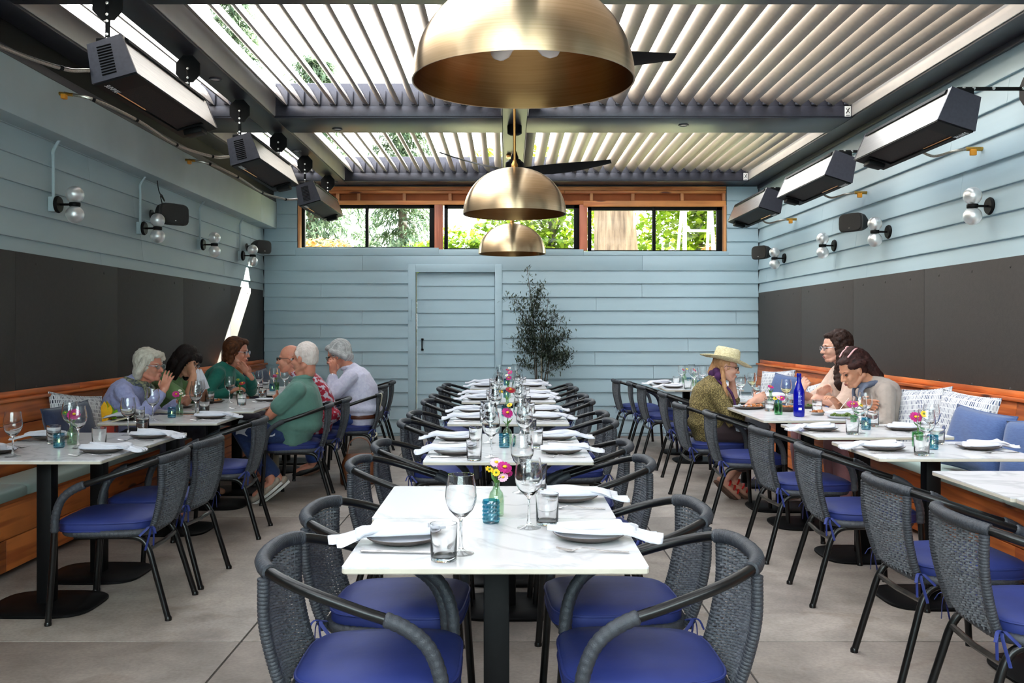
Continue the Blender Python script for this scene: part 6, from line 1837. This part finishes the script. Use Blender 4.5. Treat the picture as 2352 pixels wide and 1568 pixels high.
def leaves(m, c, r, n, L, rr, flatten=1.0):
    for k in range(n):
        while True:
            q = Vector((rr.uniform(-1, 1), rr.uniform(-1, 1), rr.uniform(-1, 1)))
            if q.length < 1: break
        p = Vector(c) + Vector((q.x * r[0], q.y * r[1], q.z * r[2]))
        d = Vector((rr.gauss(0, 1), rr.gauss(0, 1), rr.gauss(-.2, .6))).normalized(); a, b = frame_of(d)
        l = L * rr.uniform(.6, 1.3); w_ = l * .32
        m.add([p, p + d * l * .5 + a * w_, p + d * l, p + d * l * .5 - a * w_], [(0, 1, 2, 3)])
def tree(name, x, y, hgt, tr, clumps, mt, lab, L=.16, n=420, cat='tree', bark=BARK, seed=1):
    rr = random.Random(seed)
    t = empty(name, (x, y, -.02), 0, lab, cat, 'trees and shrubs outside the windows')
    if tr:
        m = MB(); pts = [(0, 0, 0), (0, 0, hgt * .1), (.03, 0, hgt * .35), (-.02, 0, hgt * .6), (0, 0, hgt * .9)]
        m.tube(smooth_path(pts, 4), [tr * 1.25] * 2 + [tr * (1.08 - .5 * max(0, i - 6) / 12) for i in range(15)], 18); m.build('trunk', bark, t)
        for cx, cy, cz, rx, ry, rz in clumps:
            m = MB(); m.tube(smooth_path([(0, 0, min(cz - rz, hgt * .75) * .9), (cx * .5, cy * .5, cz - rz * .6), (cx, cy, cz)], 4), [tr * .3, tr * .28, tr * .26, tr * .24, tr * .2, tr * .16, tr * .13, tr * .1, tr * .06], 7); m.build('branch', bark, t)
    m = MB()
    for cx, cy, cz, rx, ry, rz in clumps: leaves(m, (cx, cy, cz), (rx, ry, rz), n, L, rr)
    f = m.build('foliage', mt, t, 0); f['kind'] = 'stuff'
    return t
# big oak whose trunk stands behind the third window, crown above the roof line shaped to block sun from all but the first panes
oak = [(.55 + .85 * i, rt.uniform(-.8, .8), rt.uniform(5.6, 7.2), .95, 1.0, .8) for i in range(6)] + [(.6 + .8 * i, 1.2, 6.8 + .3 * (i % 2), .9, .9, .7) for i in range(6)] + [(.8 + .9 * i, -.9, 6.2 - .3 * (i % 2), .8, .8, .7) for i in range(5)]
tree('oak_tree', 1.84, 16.0, 6.5, .36, oak, LMID, 'broad oak with thick pale trunk behind the third window', .17, 430, bark=TRUNK, seed=3)
def conifer(x, y, hgt, lab, seed):
    rr = random.Random(seed)
    t = empty('conifer_tree', (x, y, -.02), 0, lab, 'tree', 'trees and shrubs outside the windows')
    m = MB(); m.tube([(0, 0, 0), (0, 0, hgt * .5), (0, 0, hgt)], [.16, .10, .015], 10); m.build('trunk', BARK, t)
    m = MB(); k = 0
    z = .9
    while z < hgt - .2:
        for q in range(7):
            a = rr.uniform(0, 6.3); R_ = (1 - z / hgt) * 1.75 + .25
            for i in range(110):
                u = rr.random(); sp = .22 * (1 - .4 * u)
                p = Vector((math.cos(a) * R_ * u + rr.gauss(0, sp * .6), math.sin(a) * R_ * u + rr.gauss(0, sp * .6), z - .35 * u * u * R_ + rr.gauss(0, .04)))
                d = Vector((math.cos(a) + rr.gauss(0, .6), math.sin(a) + rr.gauss(0, .6), rr.gauss(-.5, .4))).normalized(); b_, c_ = frame_of(d)
                l = rr.uniform(.10, .22); w_ = .02
                m.add([p + b_ * w_, p + d * l + b_ * w_ * .3, p + d * l - b_ * w_ * .3, p - b_ * w_], [(0, 1, 2, 3)])
        z += .24
    f = m.build('needles', LCON, t, 0); f['kind'] = 'stuff'
conifer(-3.5, 16.9, 6.4, 'drooping blue-green conifer behind the first window', 5)
conifer(-2.3, 20.6, 7.0, 'conifer seen between the first and second window', 6)
conifer(-6.2, 21.2, 9.4, 'tall conifer showing above the roof louvers', 9)
tree('garden_tree', .9, 18.5, 4.6, .09, [(-.7, 0, 3.2, .9, .7, .7), (.4, 0, 3.4, .9, .7, .8), (-.1, .3, 4.4, .9, .7, .7), (.9, 0, 4.6, .7, .6, .5), (-1.2, 0, 4.3, .7, .6, .6), (.1, 0, 2.4, 1.2, .7, .6)], LGRN, 'sunlit yellow-green tree behind the middle window', .16, 1500, seed=11)
tree('garden_tree', 3.6, 17.5, 4.2, .09, [(-.5, 0, 3.0, .9, .7, .8), (.5, 0, 3.2, .8, .7, .7), (0, .2, 4.0, .9, .7, .6), (.9, 0, 2.6, .8, .6, .6)], LGRN, 'bright green leafy tree beside the ladder outside', .16, 1700, seed=12)
tree('garden_shrub', 4.0, 15.6, 3.4, .05, [(0, 0, 2.9, .45, .45, .55), (.35, 0, 3.3, .35, .35, .4), (-.35, 0, 2.6, .35, .35, .4)], LAUT, 'russet-tinged shrub behind the ladder outside', .11, 900, 'shrub', seed=13)
tree('garden_shrub', -.9, 16.2, 3.0, .05, [(0, 0, 2.7, .5, .4, .45), (.5, 0, 2.6, .4, .4, .4), (-.5, 0, 2.5, .5, .4, .4)], LGRN, 'low bright shrub under the middle window pane', .12, 1100, 'shrub', seed=14)
tree('garden_shrub', -3.0, 14.2, 2.6, .05, [(-.8, 0, 2.5, .6, .4, .35), (.2, 0, 2.45, .7, .4, .3), (-1.8, 0, 2.5, .6, .4, .35)], LAUT, 'pale dry shrub behind the first window pane', .12, 1100, 'shrub', seed=15)
# step ladder
LAD = mat('pale mint ladder', srgb(206, 228, 200), 0.5, c2=srgb(190, 214, 186), scale=10)
ld = empty('step_ladder', (2.76, 13.5, -.02), R(8), 'pale mint step ladder standing outside the third window', 'ladder')
for s_ in (-1, 1):
    m = MB(); m.tube([(s_ * .30, -.25, 0), (s_ * .19, .05, 3.3)], .032, 4); m.build('rail', LAD, ld, 0)
    m = MB(); m.tube([(s_ * .30, .75, 0), (s_ * .20, .10, 3.3)], .024, 4); m.build('rear_rail', LAD, ld, 0)
for k in range(10):
    z = .3 + .31 * k; w_ = .30 - .11 * z / 3.3; m = MB(); m.box((0, -.25 + .30 * z / 3.3, z), (w_ * 2, .08, .03)); m.build('rung', LAD, ld, 0)
m = MB(); m.bbox((-.22, -.02, 3.28), (.22, .17, 3.33), .01); m.build('top_step', LAD, ld)

# ================================================================ bags among the chairs
BAGL = mat('chestnut leather', srgb(120, 66, 30), 0.45, c2=srgb(84, 42, 20), scale=6, bump=.2, bscale=40)
bg2 = empty('leather_bag', (-1.28, 8.12, 0), R(20), 'brown leather shoulder bag on the floor under the folded-arm man', 'bag')
m = MB(); rings = []
for z, a, b in ((.0, .15, .07), (.01, .165, .085), (.10, .17, .085), (.20, .15, .06), (.26, .12, .03), (.265, .11, .022)):
    rings.append([(a * math.copysign(abs(math.cos(q)) ** .7, math.cos(q)), b * math.copysign(abs(math.sin(q)) ** .7, math.sin(q)), z) for q in [2 * math.pi * k / 28 for k in range(28)]])
m.rings(rings); m.build('bag_body', BAGL, bg2, 50)
m = MB(); m.tube(smooth_path([(-.11, 0, .25), (-.08, .02, .36), (0, .03, .40), (.08, .02, .36), (.11, 0, .25)], 6), .008, 6, flat=.5); m.build('bag_strap', BAGL, bg2)
CREAM = mat('cream canvas', srgb(226, 218, 196), 0.8, c2=srgb(210, 202, 180), scale=20, bump=.2)
st = empty('shoulder_strap', (-1.17, 8.60, .36), 0, 'cream bag strap hanging from the linen-shirted man chair back', 'strap')
m = MB(); m.tube(smooth_path([(.0, -.02, .395), (.022, -.02, .38), (.012, -.03, .30), (-.028, -.03, .16), (-.05, -.02, .04)], 5), .016, 6, flat=.25); m.build('strap_band', CREAM, st, 60)
m = MB(); m.tube(smooth_path([(-.05, -.02, .05), (-.02, -.05, .02), (-.06, -.05, -.01), (-.09, -.02, .03), (-.05, -.02, .05)], 4), .008, 6); m.build('strap_knot', CREAM, st, 60)
